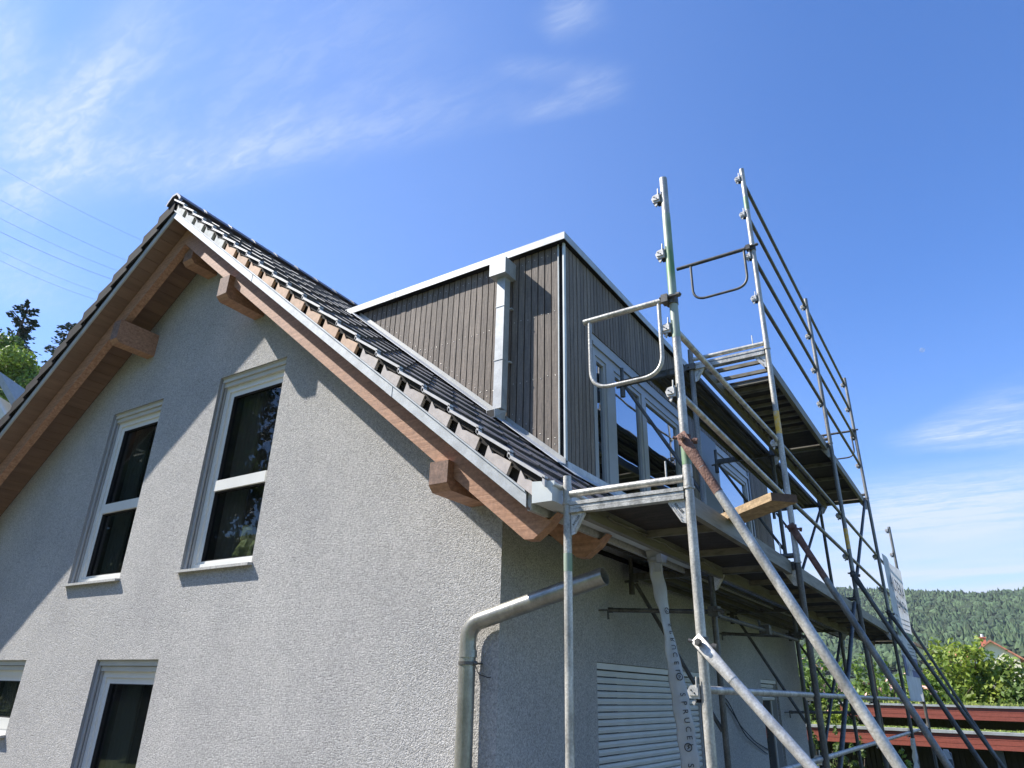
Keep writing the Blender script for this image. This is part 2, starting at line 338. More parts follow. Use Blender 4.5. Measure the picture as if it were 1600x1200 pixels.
def tag(o, label=None, cat=None, group=None, kind=None):
    if label: o['label'] = label
    if cat: o['category'] = cat
    if group: o['group'] = group
    if kind: o['kind'] = kind
    return o
def root_of(o):
    while o.parent: o = o.parent
    return o
def thing(name, loc, label, cat, group=None):
    o = bpy.data.objects.new(name, None); col.objects.link(o); o.location = loc; o.empty_display_size = 0.2
    return tag(o, label, cat, group)
def obj(name, mb, mats, parent=None, label=None, cat=None, group=None, kind=None, local=False):
    me = bpy.data.meshes.new(name); me.from_pydata(mb.v, [], mb.f)
    ms = mats if isinstance(mats, (list, tuple)) else [mats]
    for m in ms: me.materials.append(MATS[m])
    me.polygons.foreach_set('material_index', mb.m); me.polygons.foreach_set('use_smooth', mb.s); me.update()
    o = bpy.data.objects.new(name, me); col.objects.link(o)
    if parent:
        o.parent = parent
        if not local: o.matrix_parent_inverse = Matrix.Translation(-Vector(root_of(parent).location))if not parent.parent else Matrix.Identity(4)
    return tag(o, label, cat, group, kind)
# meshes are in world coordinates; a thing's Empty sits at its base, so a part's parent inverse undoes that shift once
def copy_part(o, parent, loc, rz=0.0, name=None):
    c = o.copy(); col.objects.link(c); c.parent = parent
    c.matrix_parent_inverse = o.matrix_parent_inverse.copy(); c.location = loc; c.rotation_euler = (0, 0, rz); return c
def text(name, s, size, mw, m, parent, extrude=0.0006):
    cu = bpy.data.curves.new(name, 'FONT'); cu.body = s; cu.size = size; cu.align_x = 'CENTER'; cu.align_y = 'CENTER'; cu.extrude = extrude; cu.resolution_u = 3
    t = bpy.data.objects.new(name, cu); col.objects.link(t)
    dg = bpy.context.evaluated_depsgraph_get(); me = bpy.data.meshes.new_from_object(t.evaluated_get(dg)); bpy.data.objects.remove(t)
    me.transform(mw); me.materials.clear(); me.materials.append(MATS[m])
    o = bpy.data.objects.new(name, me); col.objects.link(o); o.parent = parent
    if not parent.parent: o.matrix_parent_inverse = Matrix.Translation(-Vector(root_of(parent).location))
    return o

# ================================================================== GROUND
def gz(x, y):
    """terrain height"""
    def ss(a, b, t):
        t = max(0, min(1, (t-a)/(b-a))); return t*t*(3-2*t)
    z = -1.6 - 0.5*ss(-6, 2, y) * ss(-2, 3, x)
    z -= 1.2*ss(2, 11, y)*ss(-12, -4, x)
    k = ss(1.6, 3.0, -x) if x > -8 else 1.0
    z += 3.15*(ss(15.0, 24, y)*k+ss(23, 26, y)*(1-k))*ss(-30, -12, x)
    z += 12*ss(10, 46, -y)
    z += 6*ss(-12, -60, x)
    return z
g = MB(); xs = [-3000, -1500, -700, -300, -150, -90]+[-60+i*2.5 for i in range(49)]+[70, 90, 150, 300, 700, 1500, 3000]
ys = [-3000, -1500, -700, -300, -150, -80, -50]+[-30+i*2.0 for i in range(51)]+[80, 100, 150, 300, 700, 1500, 3000]
g.add([(x, y, gz(x, y)) for y in ys for x in xs], [(j*len(xs)+i, j*len(xs)+i+1, (j+1)*len(xs)+i+1, (j+1)*len(xs)+i) for j in range(len(ys)-1) for i in range(len(xs)-1)], 0, True)
for i, f in enumerate(g.f):
    cx_ = sum(g.v[q][0] for q in f)/4; cy_ = sum(g.v[q][1] for q in f)/4
    if -11 < cx_ < 7 and -9 < cy_ < 12: g.m[i] = 1  # unseen cover added around the house to cut green bounce light
obj('ground', g, ['grass', 'neutral_ground'], kind='structure')

# ================================================================== HOUSE
XA, OV, TP, TPL = -4.433, 0.635, 0.814, 0.79
L_ = 8.788; XL = -8.866; ZS = 5.08          # soffit at the apex
def zs(x, off=0.0): return ZS+off-((x-XA)*TP if x > XA else (XA-x)*TPL)
house = thing('house', (-4.4, 4.4, -1.6), 'grey stucco gabled house with brown eaves, dark tiled roof and a wood clad dormer', 'house')
GW = [(-5.939, -4.869, 0.998, 3.07), (-3.799, -2.718, 1.010, 3.085)]       # attic windows
GD = [(-4.913, -3.833, -1.55, 0.202), (-7.49, -6.387, -0.55, 0.202)]        # ground floor openings
DEP = 0.15
w = MB()
outer = [(XL, -2.2), (0, -2.2), (0, zs(0)), (XA, ZS), (XL, zs(XL))]
loops = [[Vector((x, z, 0)) for x, z in outer]]
for x0, x1, z0, z1 in GW+GD: loops.append([Vector((x0, z0, 0)), (Vector((x0, z1, 0))), Vector((x1, z1, 0)), Vector((x1, z0, 0))])
flat = [p for l in loops for p in l]
w.add([(p.x, 0, p.y) for p in flat], [tuple(t) for t in tessellate_polygon(loops)])
for x0, x1, z0, z1 in GW+GD:
    w.quad((x0, 0, z0), (x0, 0, z1), (x0, DEP, z1), (x0, DEP, z0), 1); w.quad((x1, 0, z1), (x1, 0, z0), (x1, DEP, z0), (x1, DEP, z1), 1)
    w.quad((x0, 0, z1), (x1, 0, z1), (x1, DEP, z1), (x0, DEP, z1), 1); w.quad((x0, 0, z0), (x0, DEP, z0), (x1, DEP, z0), (x1, 0, z0), 1)
# back gable and far side
w.quad((XL, 0, -2.2), (XL, L_, -2.2), (XL, L_, zs(XL)), (XL, 0, zs(XL)))
w.add([(XL, L_, -2.2), (0, L_, -2.2), (0, L_, zs(0)), (XA, L_, ZS), (XL, L_, zs(XL))], [(0, 1, 2, 3, 4)])
obj('gable_wall', w, ['stucco', 'reveal'], house)
# eave side wall (x = 0)
SW = [(1.43, 3.978, -0.95, 0.240), (6.37, 7.27, -1.9, 0.240)]
w = MB(); loops = [[Vector((0, -3.4, 0)), Vector((L_, -3.4, 0)), Vector((L_, 1.47, 0)), Vector((0, 1.47, 0))]]
for y0, y1, z0, z1 in SW: loops.append([Vector((y0, z0, 0)), Vector((y0, z1, 0)), Vector((y1, z1, 0)), Vector((y1, z0, 0))])
flat = [p for l in loops for p in l]
w.add([(0, p.x, p.y) for p in flat], [tuple(t) for t in tessellate_polygon(loops)])
for y0, y1, z0, z1 in SW:
    d = -0.12
    w.quad((0, y0, z0), (0, y0, z1), (d, y0, z1), (d, y0, z0)); w.quad((0, y1, z1), (0, y1, z0), (d, y1, z0), (d, y1, z1))
    w.quad((0, y0, z1), (0, y1, z1), (d, y1, z1), (d, y0, z1)); w.quad((0, y0, z0), (d, y0, z0), (d, y1, z0), (0, y1, z0))
obj('side_wall', w, 'stucco', house)

# ---- attic / ground windows of the gable
def gable_window(x0, x1, z0, z1, mid=None, sill=True, door=False):
    m = MB(); y0, y1 = 0.085, 0.15; fw = 0.062; bx = 0.10
    zt = z1-bx
    m.box(x0+0.035, x0+0.035+fw, y0, y1, z0, zt); m.box(x1-fw-0.012, x1-0.012, y0, y1, z0, zt)
    m.box(x0+0.035+fw, x1-fw-0.012, y0, y1, zt-fw, zt); m.box(x0+0.035+fw, x1-fw-0.012, y0, y1, z0, z0+fw)
    # sash, stepped back
    a, b = x0+0.035+fw, x1-fw-0.012; s = 0.055; t0, t1 = y0+0.02, y1+0.01
    m.box(a, a+s, t0, t1, z0+fw, zt-fw); m.box(b-s, b, t0, t1, z0+fw, zt-fw)
    m.box(a+s, b-s, t0, t1, zt-fw-s, zt-fw); m.box(a+s, b-s, t0, t1, z0+fw, z0+fw+s*0.5)
    if mid: m.box(a+s, b-s, y0-0.004, t1, mid-0.055, mid+0.055)
    fr = obj('window', m, 'upvc', house)
    p = MB(); p.box(a+s, b-s, y1-0.012, y1-0.004, z0+fw, zt-fw-s); obj('pane', p, 'clear_pane', fr)
    # dark gasket line around the glass
    q = MB(); gk = 0.008
    for (za, zb) in (([(z0+fw+s*0.5, mid-0.055), (mid+0.055, zt-fw-s)]) if mid else [(z0+fw+s*0.5, zt-fw-s)]):
        q.box(a+s, a+s+gk, t0+0.002, t1, za, zb); q.box(b-s-gk, b-s, t0+0.002, t1, za, zb); q.box(a+s+gk, b-s-gk, t0+0.002, t1, zb-gk, zb); q.box(a+s+gk, b-s-gk, t0+0.002, t1, za, za+gk)
    obj('gasket', q, 'black', fr)
    b_ = MB(); b_.box(x0+0.012, x1-0.012, 0.03, 0.062, z1-0.055, z1-0.012); b_.box(x0+0.012, x1-0.012, 0.05, 0.085, z1-0.105, z1-0.060); b_.box(x0+0.012, x1-0.012, 0.02, 0.15, z1-0.010, z1-0.001)
    obj('shutter_box', b_, 'box_cream', fr)
    gd = MB()
    for xa, xb in ((x0+0.002, x0+0.030), (x1-0.030, x1-0.002)):
        gd = MB(); gd.box(xa, xb, 0.030, 0.044, z0, z1-0.06); gd.box(xa, xb, 0.062, 0.084, z0, z1-0.06); gd.box(xa, xa+0.006 if xa < (x0+x1)/2 else xb, 0.044, 0.062, z0, z1-0.06); obj('shutter_guide', gd, 'guide', fr)
    if sill:
        s_ = MB(); s_.hexa([(x0-0.02, -0.055, z0-0.028), (x1+0.02, -0.055, z0-0.028), (x1+0.02, 0.10, z0-0.012), (x0-0.02, 0.10, z0-0.012), (x0-0.02, -0.055, z0-0.004), (x1+0.02, -0.055, z0-0.004), (x1+0.02, 0.10, z0+0.012), (x0-0.02, 0.10, z0+0.012)])
        obj('sill', s_, 'sill', fr)
    return fr
gable_window(*GW[0], mid=1.86); gable_window(*GW[1], mid=1.86)
gable_window(*GD[0], mid=None, sill=False); gable_window(*GD[1], mid=-0.45)
# room walls behind the openings so no light passes through the shell
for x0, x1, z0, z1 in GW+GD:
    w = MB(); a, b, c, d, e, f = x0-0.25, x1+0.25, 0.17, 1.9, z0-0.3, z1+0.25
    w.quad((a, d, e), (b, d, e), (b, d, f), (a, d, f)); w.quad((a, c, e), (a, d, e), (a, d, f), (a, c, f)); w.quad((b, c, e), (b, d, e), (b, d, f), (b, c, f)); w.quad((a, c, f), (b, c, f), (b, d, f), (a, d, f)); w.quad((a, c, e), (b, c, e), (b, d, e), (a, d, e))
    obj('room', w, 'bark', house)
    m = MB(); n = 26; cw = (x1-x0)*0.34; vs = []
    for i in range(n+1):
        xx_ = x0+0.06+cw*i/n; yy_ = 0.30+0.028*math.sin(i*1.35)
        vs += [(xx_, yy_, z0+0.02), (xx_, yy_, z1-0.1)]
    m.add(vs, [(2*i, 2*i+2, 2*i+3, 2*i+1) for i in range(n)], 0, True); obj('reflection_pleats', m, 'reflection_pleats', house)  # pleats added behind the glass in place of the shutter guides' reflected stripes
cu = thing('cushion', (-3.0, 0.32, 1.03), 'crumpled yellow green cushion behind the lower pane of the right attic window', 'cushion')
m = MB()
for c, r_ in (((-3.18, 0.31, 1.22), 0.13), ((-3.03, 0.29, 1.15), 0.12), ((-3.29, 0.32, 1.14), 0.11), ((-3.20, 0.28, 1.36), 0.085)):
    q = MB(); q.ball(c, r_, n=12); o_ = len(m.v); m.v += [tuple(Vector(v)+Vector((random.uniform(-.03, .03), random.uniform(-.01, .01), random.uniform(-.03, .03)))) for v in q.v]; m.f += [tuple(k+o_ for k in f) for f in q.f]; m.m += q.m; m.s += [False]*len(q.f)
obj('pillow', m, 'cushion', cu)

# ---- roller shutters of the side wall
def roller(y0, y1, z0, z1, zopen):
    m = MB(); z = z1-0.055; k = 0
    m.box(-0.105, -0.02, y0, y1, z1-0.05, z1-0.004)
    while z-0.052 > zopen:
        za, zb = z-0.0528, z
        pts = [(-0.085, y0+.03, za), (-0.060, y0+.03, za+0.004), (-0.050, y0+.03, (za+zb)/2), (-0.060, y0+.03, zb-0.006), (-0.085, y0+.03, zb-0.002)]
        m.prism(pts, (0, y1-y0-.06, 0)); z -= 0.0535
    o = obj('roller_shutter', m, 'slat', house)
    for ya, yb in ((y0+0.002, y0+0.03), (y1-0.03, y1-0.002)):
        gd = MB(); gd.box(-0.10, -0.035, ya, yb, z0, z1-0.05); obj('shutter_guide', gd, 'guide', o)
    h = MB()
    zz = z1-0.055-0.0535*0.96
    while zz > zopen+0.05:
        yy = y0+0.06
        while yy < y0+0.5: h.box(-0.0605, -0.0555, yy, yy+0.012, zz-0.002, zz+0.0025); yy += 0.026
        zz -= 0.0535
    obj('slat_hole', h, 'black', o, kind='stuff')
    return o
roller(*SW[0], zopen=-0.95)
roller(*SW[1], zopen=-0.03)
m = MB(); y0, y1, z0, z1 = SW[1]
m.box(-0.115, -0.10, y0, y0+0.07, z0, z1); m.box(-0.115, -0.10, y1-0.07, y1, z0, z1)
fr = obj('window', m, 'upvc', house); p = MB(); p.box(-0.119, -0.114, y0, y1, z0, z1); obj('pane', p, 'pane', fr)
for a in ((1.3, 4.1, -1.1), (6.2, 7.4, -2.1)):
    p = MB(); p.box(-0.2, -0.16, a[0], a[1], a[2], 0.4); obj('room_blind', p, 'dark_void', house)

# ---- roof tiles
PITCH = 0.246; NROW = 21; TW = 0.30
def tiles(side):
    tp = TP if side > 0 else TPL
    sg = 1 if side > 0 else -1
    m = MB(); zt = 5.36
    Y0, Y1 = -0.655, L_+0.64; ncol = int((Y1-Y0)/TW)+1
    n = Vector((sg*tp, 0, 1)).normalized(); rows = NROW if side > 0 else 20
    for k in range(rows):
        xa = XA+sg*(0.02+k*PITCH-0.05); xb = XA+sg*(0.02+(k+1)*PITCH)
        za = zt-abs(xa-XA)*tp-0.030; zb = zt-abs(xb-XA)*tp
        for c in range(ncol):
            y0 = Y0+c*TW; y1 = min(y0+TW-0.004, Y1)
            if y1-y0 < 0.02: continue
            j = random.uniform(-0.003, 0.003); t = 0.052
            a = Vector((xa, 0, za+j)); b = Vector((xb, 0, zb+j))
            A0 = a.copy(); B0 = b.copy(); A1 = a-n*t; B1 = b-n*t
            # plate with a shallow trough down its middle
            prof = [(y0, 0), (y0+0.004, 0.007), (y0+0.020, 0.007), (y0+0.026, 0.0), (y1, 0)]
            top = [A0+n*h+Vector((0, y, 0)) for y, h in prof]+[B0+n*h+Vector((0, y, 0)) for y, h in prof]
            q = len(prof); m.add(top, [(i, i+1, q+i+1, q+i) for i in range(q-1)])
            bot = [B1+Vector((0, y, 0)) for y, h in prof]
            m.add(top[q:]+bot, [(i, i+1, q+i+1, q+i) for i in range(q-1)])
            s0, s1 = Vector((0, y0, 0)), Vector((0, y1, 0))
            m.quad(A0+s0, B0+s0, B1+s0, A1+s0, 1); m.quad(A0+s1, B0+s1, B1+s1, A1+s1, 1)
    # sarking under the tiles
    e = XA+sg*(rows*PITCH-0.03)
    m.hexa([(XA, Y0+0.1, zt-0.13), (e, Y0+0.1, zt-0.13-abs(e-XA)*tp), (e, Y1-0.1, zt-0.13-abs(e-XA)*tp), (XA, Y1-0.1, zt-0.13),
            (XA, Y0+0.1, zt-0.075), (e, Y0+0.1, zt-0.075-abs(e-XA)*tp), (e, Y1-0.1, zt-0.075-abs(e-XA)*tp), (XA, Y1-0.1, zt-0.075)], 1)
    o = obj('roof_tiles', m, ['tile', 'dark_void'], house)
    # verge: lip + hanging side flap of every course
    f = MB(); lip = MB()
    for k in range(rows):
        def pt(x, dz, y): return Vector((x, y, zt-abs(x-XA)*tp+dz))
        xa = XA+sg*(0.02+k*PITCH-0.02); xb = XA+sg*(0.02+(k+1)*PITCH)
        if side > 0:
            top = 0.012
            lip.hexa([pt(xa, -0.048, -0.692), pt(xb, top-0.022, -0.692), pt(xb, top-0.022, -0.652), pt(xa, -0.048, -0.652), pt(xa, -0.026, -0.692), pt(xb, top, -0.692), pt(xb, top, -0.652), pt(xa, -0.026, -0.652)])
            lip.hexa([pt(xb-0.016, top-0.060, -0.692), pt(xb, top-0.066, -0.692), pt(xb, top-0.066, -0.652), pt(xb-0.016, top-0.060, -0.652), pt(xb-0.016, top-0.014, -0.692), pt(xb, top-0.014, -0.692), pt(xb, top-0.014, -0.652), pt(xb-0.016, top-0.014, -0.652)])
            mi = 0 if k < 5 else (random.choice([1, 2]) if k in (5, 6, 7, 8) else (1 if k in (9, 10, 11, 12, 13) else 2))
            xs_ = xa+0.055; xe_ = xb-0.022
            f.prism([pt(xs_, -0.168, -0.662), pt(xe_-0.02, -0.168, -0.662), pt(xe_+0.014, -0.066, -0.662), pt(xs_+0.090, -0.088, -0.662), pt(xs_+0.058, -0.104, -0.662), pt(xs_+0.026, -0.068, -0.662)], (0, 0.03, 0), mi)
        else:
            f.prism([pt(xa-0.0, -0.195, -0.672-(k % 2)*0.003), pt(xb, -0.145, -0.686), pt(xb, 0.022, -0.686), pt(xa, -0.040, -0.672)], (0, 0.03, 0), 3)
    vt = obj('verge_tiles', f, ['tile_edge_grey', 'tile_edge_clay', 'tile_edge_pink', 'tile_edge_dark'], house)
    if side > 0: obj('tile_lip', lip, 'tile_lip', vt)
tiles(1); tiles(-1)
# dark backing between verge strip and flaps
m = MB()
for sg, e in ((1, 0.66), (-1, XL-0.55)):
    tp = TP if sg > 0 else TPL
    a, b = (XA, e) if sg > 0 else (e, XA)
    m.hexa([(a, -0.61, zs(a, 0.10)), (b, -0.61, zs(b, 0.10)), (b, -0.57, zs(b, 0.10)), (a, -0.57, zs(a, 0.10)), (a, -0.61, zs(a, 0.255)), (b, -0.61, zs(b, 0.255)), (b, -0.57, zs(b, 0.255)), (a, -0.57, zs(a, 0.255))])
obj('batten_edge', m, 'dark_void', house)
# ridge tiles
m = MB(); y = -0.70
while y < L_+0.66:
    y1 = y+0.36; r0, r1 = 0.135, 0.12
    prof = [(-0.155, -0.125), (-0.115, -0.075), (-0.045, -0.012), (0.045, -0.012), (0.115, -0.075), (0.155, -0.125)]
    vs = [(XA+px, y, 5.405+pz+0.008) for px, pz in prof]+[(XA+px*0.95, y1+0.03, 5.405+pz) for px, pz in prof]
    vs += [(XA+px*0.86, y, 5.405+pz-0.018) for px, pz in prof]
    m.add(vs, [(i, i+1, 7+i, 6+i) for i in range(5)]+[(i, i+1, 13+i, 12+i) for i in range(5)])
    y = y1
m.add([(XA+px*0.9, -0.66, 5.40+pz) for px, pz in prof], [tuple(range(6))])
obj('ridge_tiles', m, 'tile', house)

# ---- verge strips, soffit boards, rafters, purlins
def slope_bar(m, xa, xb, y0, y1, lo, hi, mi=0):
    m.hexa([(xa, y0, zs(xa, lo)), (xb, y0, zs(xb, lo)), (xb, y1, zs(xb, lo)), (xa, y1, zs(xa, lo)), (xa, y0, zs(xa, hi)), (xb, y0, zs(xb, hi)), (xb, y1, zs(xb, hi)), (xa, y1, zs(xa, hi))], mi)
E0 = 1e-5
m = MB(); seams = [XA+E0, -2.62, -0.60, 0.60]
for i in range(3): slope_bar(m, seams[i]+0.003, seams[i+1], -0.648, -0.640, 0.008, 0.108)
slope_bar(m, XA+E0, 0.60, -0.664, -0.6485, 0.097, 0.110)
vs_ = obj('verge_trim', m, 'zinc', house, label='pale zinc verge strip along the right roof edge')
m = MB()
for xx in (-2.62, -0.60):
    m = MB(); slope_bar(m, xx-0.030, xx+0.032, -0.6508, -0.6484, 0.007, 0.094); obj('joint_plate', m, 'zinc', vs_)
m = MB(); slope_bar(m, XL-0.6, XA-E0, -0.648, -0.630, -0.004, 0.082); slope_bar(m, XL-0.6, XA-E0, -0.640, -0.622, 0.084, 0.20, 1)
obj('verge_trim', m, ['board_grey', 'tile_edge_dark'], house, label='grey verge board along the left roof edge')
m = MB()
for sg in (1, -1):
    s = 0.0; end = 5.05 if sg > 0 else 5.0
    while s < end:
        a, b = XA+sg*s, XA+sg*min(s+0.118, end)
        if sg < 0: a, b = b, a
        c = a+0.0025; 
        yend = L_+0.63 if (a > -0.02 or b < XL+0.02) else -0.0
        slope_bar(m, c, b, -0.638 if sg > 0 else -0.629, min(yend, 0.33) if yend > 0 else -0.002, 0.004, 0.020)
        s += 0.1205
    e = XA+sg*end; a, b = (XA, e) if sg > 0 else (e, XA)
    slope_bar(m, a, b, -0.62, -0.001, 0.0205, 0.05)
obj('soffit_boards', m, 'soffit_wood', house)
RX = 0.60
def rafter(y0, label=None):
    m = MB(); yw = 0.085
    def P_(x, off): return (x, y0, zs(x, off))
    # right leg, with a chamfered tail, then left leg
    m.prism([P_(XA+E0, -0.245), P_(0.455, -0.245), (0.52, y0, zs(0.455, -0.245)-0.004), (0.625, y0, 0.925), (0.69, y0, 1.00), P_(0.63, 0.0), P_(XA+E0, 0.0)], (0, yw, 0))
    if y0 < 0: m.prism([P_(XA-E0, 0.0), P_(XL-0.4, 0.0), P_(XL-0.3, -0.245), P_(XA-E0, -0.245)], (0, yw, 0))
    return obj('rafter', m, 'stain_wood', house, label=label)
rafter(-0.430)
m = MB()                                            # second rafter tail only shows outside the wall
y0 = 0.25; m.prism([(0.001, y0, 1.45), (0.001, y0, 1.23), (0.455, y0, zs(0.455, -0.245)), (0.52, y0, zs(0.455, -0.249)), (0.625, y0, 0.925), (0.69, y0, 1.00), (0.63, y0, zs(0.63))], (0, 0.085, 0))
obj('rafter', m, 'stain_wood', house)
for (x0, x1, zb, zt_) in ((-0.285, -0.125, 1.235, 1.44), (-3.395, -3.235, 3.70, 3.97), (-5.49, -5.335, 3.735, 4.03), (-4.52, -4.345, 4.60, 4.845)):
    m = MB(); ye = -0.495 if x0 > -4.4 or x0 < -5 else -0.36; c = 0.045
    m.prism([(x0, -0.001, zb), (x0, ye+c, zb), (x0, ye, zb+c), (x0, ye, zt_), (x0, -0.001, zt_)], (x1-x0, 0, 0))
    pu = obj('purlin', m, 'stain_wood', house)
    e = MB(); e.box(x0+0.001, x1-0.001, ye-0.0015, ye-0.0002, zb+c+0.002, zt_-0.002); obj('end_grain', e, 'end_grain', pu)

# ---- eave: box soffit, vent comb, gutter
m = MB(); m.box(0.002, 0.60, 0.34, L_+0.62, 1.215, 1.235, 1); m.box(0.60, 0.625, -0.63, L_+0.62, 0.975, 1.20, 0); m.box(0.585, 0.598, 0.34, L_+0.62, 0.96, 1.21, 1)
obj('fascia_board', m, ['sill', 'dark_void'], house)
m = MB(); y = 0.36
while y < L_+0.5: m.box(0.022, 0.030, y, y+0.032, 1.155, 1.214); y += 0.042
m.box(0.004, 0.020, 0.35, L_+0.5, 1.12, 1.214, 1); m.box(0.020, 0.045, 0.35, L_+0.5, 1.128, 1.150, 1)
obj('vent_comb', m, ['vent', 'tile_edge_dark'], house)
m = MB(); ga, gb = -0.665, L_+0.62; x0, x1 = 0.655, 0.785
m.box(x0, x1, ga+0.004, gb, 1.008, 1.013); m.box(x1-0.005, x1, ga+0.004, gb, 1.013, 1.105); m.box(x0, x0+0.005, ga+0.004, gb, 1.013, 1.125)
m.tube([(x1+0.006, ga+0.004, 1.108), (x1+0.006, gb, 1.108)], 0.012, 10)
yy = 1.55
while yy < gb: m.box(x0-0.002, x1+0.002, yy, yy+0.03, 1.0065, 1.0080); yy += 2.0
gut = obj('gutter', m, 'gutter_paint', house)
m = MB(); m.prism([(x0-0.004, ga, 1.005), (x1+0.002, ga, 1.005), (x1+0.002, ga, 1.088), (x1+0.016, ga, 1.096), (x1+0.018, ga, 1.122), (x0-0.004, ga, 1.134)], (0, 0.004, 0))
obj('end_cap', m, 'gutter_paint', gut)
m = MB(); yo = 1.06; m.hexa([(0.668, yo-0.05, 0.93), (0.772, yo-0.05, 0.93), (0.772, yo+0.05, 0.93), (0.668, yo+0.05, 0.93), (0.66, yo-0.075, 1.006), (0.78, yo-0.075, 1.006), (0.78, yo+0.075, 1.006), (0.66, yo+0.075, 1.006)])
obj('gutter_outlet', m, 'zinc_dull', gut)

# ---- loose downpipe at the gable
m = MB(); r = 0.056
pl = fillet([(-0.175, -0.085, -1.9), (-0.192, -0.085, 0.405), (0.40, -0.085, 0.555)], 0.11, 8)
m.tube(pl, r, 20, caps=False); m.hollow(pl[-1], (0.825, -0.085, 0.662), r+0.0005, 0.004, 22)
m.tube([(-0.186, -0.085, 0.20), (-0.1865, -0.085, 0.245)], r+0.004, 20)
m.tube([(-0.178, -0.085, -0.50), (-0.1785, -0.085, -0.44)], r+0.004, 20)
dp = obj('downpipe', m, 'pipe_zinc', house, label='loose zinc downpipe with its open end bent towards the scaffold')
m = MB(); m.tube([(-0.1855, -0.085, 0.155), (-0.1855, -0.085, 0.175)], r+0.007, 20); m.ball((-0.12, -0.09, 0.165), 0.016, n=8); m.tube([(-0.13, -0.085, 0.165), (-0.13, 0.0, 0.165)], 0.006, 8)
obj('pipe_clamp', m, 'galv_dull_shaded', dp)
m = MB(); m.tube(fillet([(-0.128, -0.09, 0.165), (-0.105, -0.07, 0.10), (-0.06, -0.02, 0.08), (-0.045, -0.015, 0.085)], 0.01, 3), 0.003, 6); obj('clamp_wire', m, 'cable', dp)

# ================================================================== DORMER (part of the house)
DY0, DY1, DZT = 0.894, 8.139, 4.013
zroof = lambda x: 5.36-(x-XA)*TP
m = MB()
m.box(-2.9, -0.03, DY0+0.032, DY0+0.06, 1.5, DZT, 1); m.box(-0.030, -0.012, DY0+0.032, DY1-0.03, 3.18, DZT, 1)
for a, b in ((DY0+0.032, 1.49), (3.95, 5.35), (6.91, DY1-0.03)): m.box(-0.030, -0.012, a, b, 1.6, 3.179, 1)
m.box(-2.9, -0.03, DY1-0.06, DY1-0.032, 1.5, DZT, 1)
m.box(-4.2, -0.02, DY0+0.05, DY1-0.05, 3.96, 4.0, 1)
x = -0.048; i = 0; nail = MB()
while x > -2.74:
    wd = 0.0630; xa = x-wd; zb0, zb1 = zroof(xa)+0.055, zroof(x)+0.055
    if zb0 < DZT-0.01:
        z0_ = zb0; z1_ = zb1
        dy = random.uniform(0, 0.004)
        m.hexa([(xa, DY0+dy, z0_), (x, DY0+dy, z1_), (x, DY0+0.024, z1_), (xa, DY0+0.024, z0_), (xa, DY0+dy, DZT), (x, DY0+dy, DZT), (x, DY0+0.024, DZT), (xa, DY0+0.024, DZT)])
        for zn in (3.93, 3.28, 2.62, 2.02):
            if zn-0.06 > zroof(xa): nail.ball((x-wd/2+random.uniform(-.006, .006), DY0+dy, zn+random.uniform(-.01, .01)), 0.0048)
        zl = zroof(xa)+0.12
        if zl < 3.8: nail.ball((x-wd/2, DY0+dy, zl), 0.0045)
    x -= 0.0745; i += 1
clad = obj('dormer_cladding', m, ['clad', 'black'], house)
obj('nail_heads', nail, 'nail', clad, kind='stuff')
# openings of the dormer front: (y0, y1)
DW = [(1.50, 3.94, 1.80, 3.17), (4.70, 7.0, 1.80, 3.17)]
m = MB(); y = DY0+0.048
while y < DY1-0.08:
    y1 = y+0.0630; dx = random.uniform(-0.004, 0)
    blocked = any(a-0.02 < y1 and y < b+0.02 for a, b, _, _ in DW)
    m.box(0.0, 0.022+dx, y, y1, 3.30 if blocked else zroof(0.02)+0.03, DZT-0.002)
    y += 0.0745
m.box(0.0, 0.021, DY1-0.045, DY1, 1.8, DZT-0.002); m.box(-0.6, 0.021, DY1-0.001, DY1+0.02, 1.8, DZT-0.002)
obj('dormer_cladding', m, 'clad', house, label='shaded board cladding of the dormer front')
# corner trim, coping, flashing
m = MB(); m.box(-0.038, -0.029, DY0-0.012, DY0+0.002, 1.85, DZT); m.box(0.014, 0.030, DY0-0.012, DY0-0.004, 1.80, DZT); m.box(0.024, 0.032, DY0-0.004, DY0+0.020, 1.80, DZT)
obj('corner_trim', m, 'gutter_paint', house)
m = MB(); a, b = 4.014, 4.082; ov = 0.070
m.box(-2.86, ov, DY0-ov, DY0-ov+0.006, a, b); m.box(ov-0.006, ov, DY0-ov+0.006, DY1+ov, a, b); m.box(-2.9, ov, DY0-ov, DY1+ov, b, b+0.012)
m.box(-2.86, ov-0.006, DY0-ov+0.006, DY0+0.03, a+0.004, a+0.01, 1); m.box(0.0, ov-0.006, DY0+0.03, DY1+ov, a+0.004, a+0.01, 1)
cp = obj('dormer_coping', m, ['zinc', 'tile_edge_dark'], house)
m = MB(); m.box(-2.125, -2.10, DY0-ov-0.0025, DY0-ov-0.0005, a-0.001, b); obj('coping_joint', m, 'zinc_dull', cp)
m = MB(); xa, xb = -2.70, 0.03
def onroof(x, y, h): return (x, y, zroof(x)+h)
m.hexa([onroof(xa, DY0-0.15, 0.015), onroof(xb, DY0-0.15, 0.015), onroof(xb, DY0-0.01, 0.03), onroof(xa, DY0-0.01, 0.03), onroof(xa, DY0-0.15, 0.022), onroof(xb, DY0-0.15, 0.022), onroof(xb, DY0-0.01, 0.038), onroof(xa, DY0-0.01, 0.038)])
m.hexa([onroof(xa, DY0-0.014, 0.035), onroof(xb, DY0-0.014, 0.035), onroof(xb, DY0-0.004, 0.035), onroof(xa, DY0-0.004, 0.035), onroof(xa, DY0-0.014, 0.085), onroof(xb, DY0-0.014, 0.085), onroof(xb, DY0-0.004, 0.085), onroof(xa, DY0-0.004, 0.085)], 1)
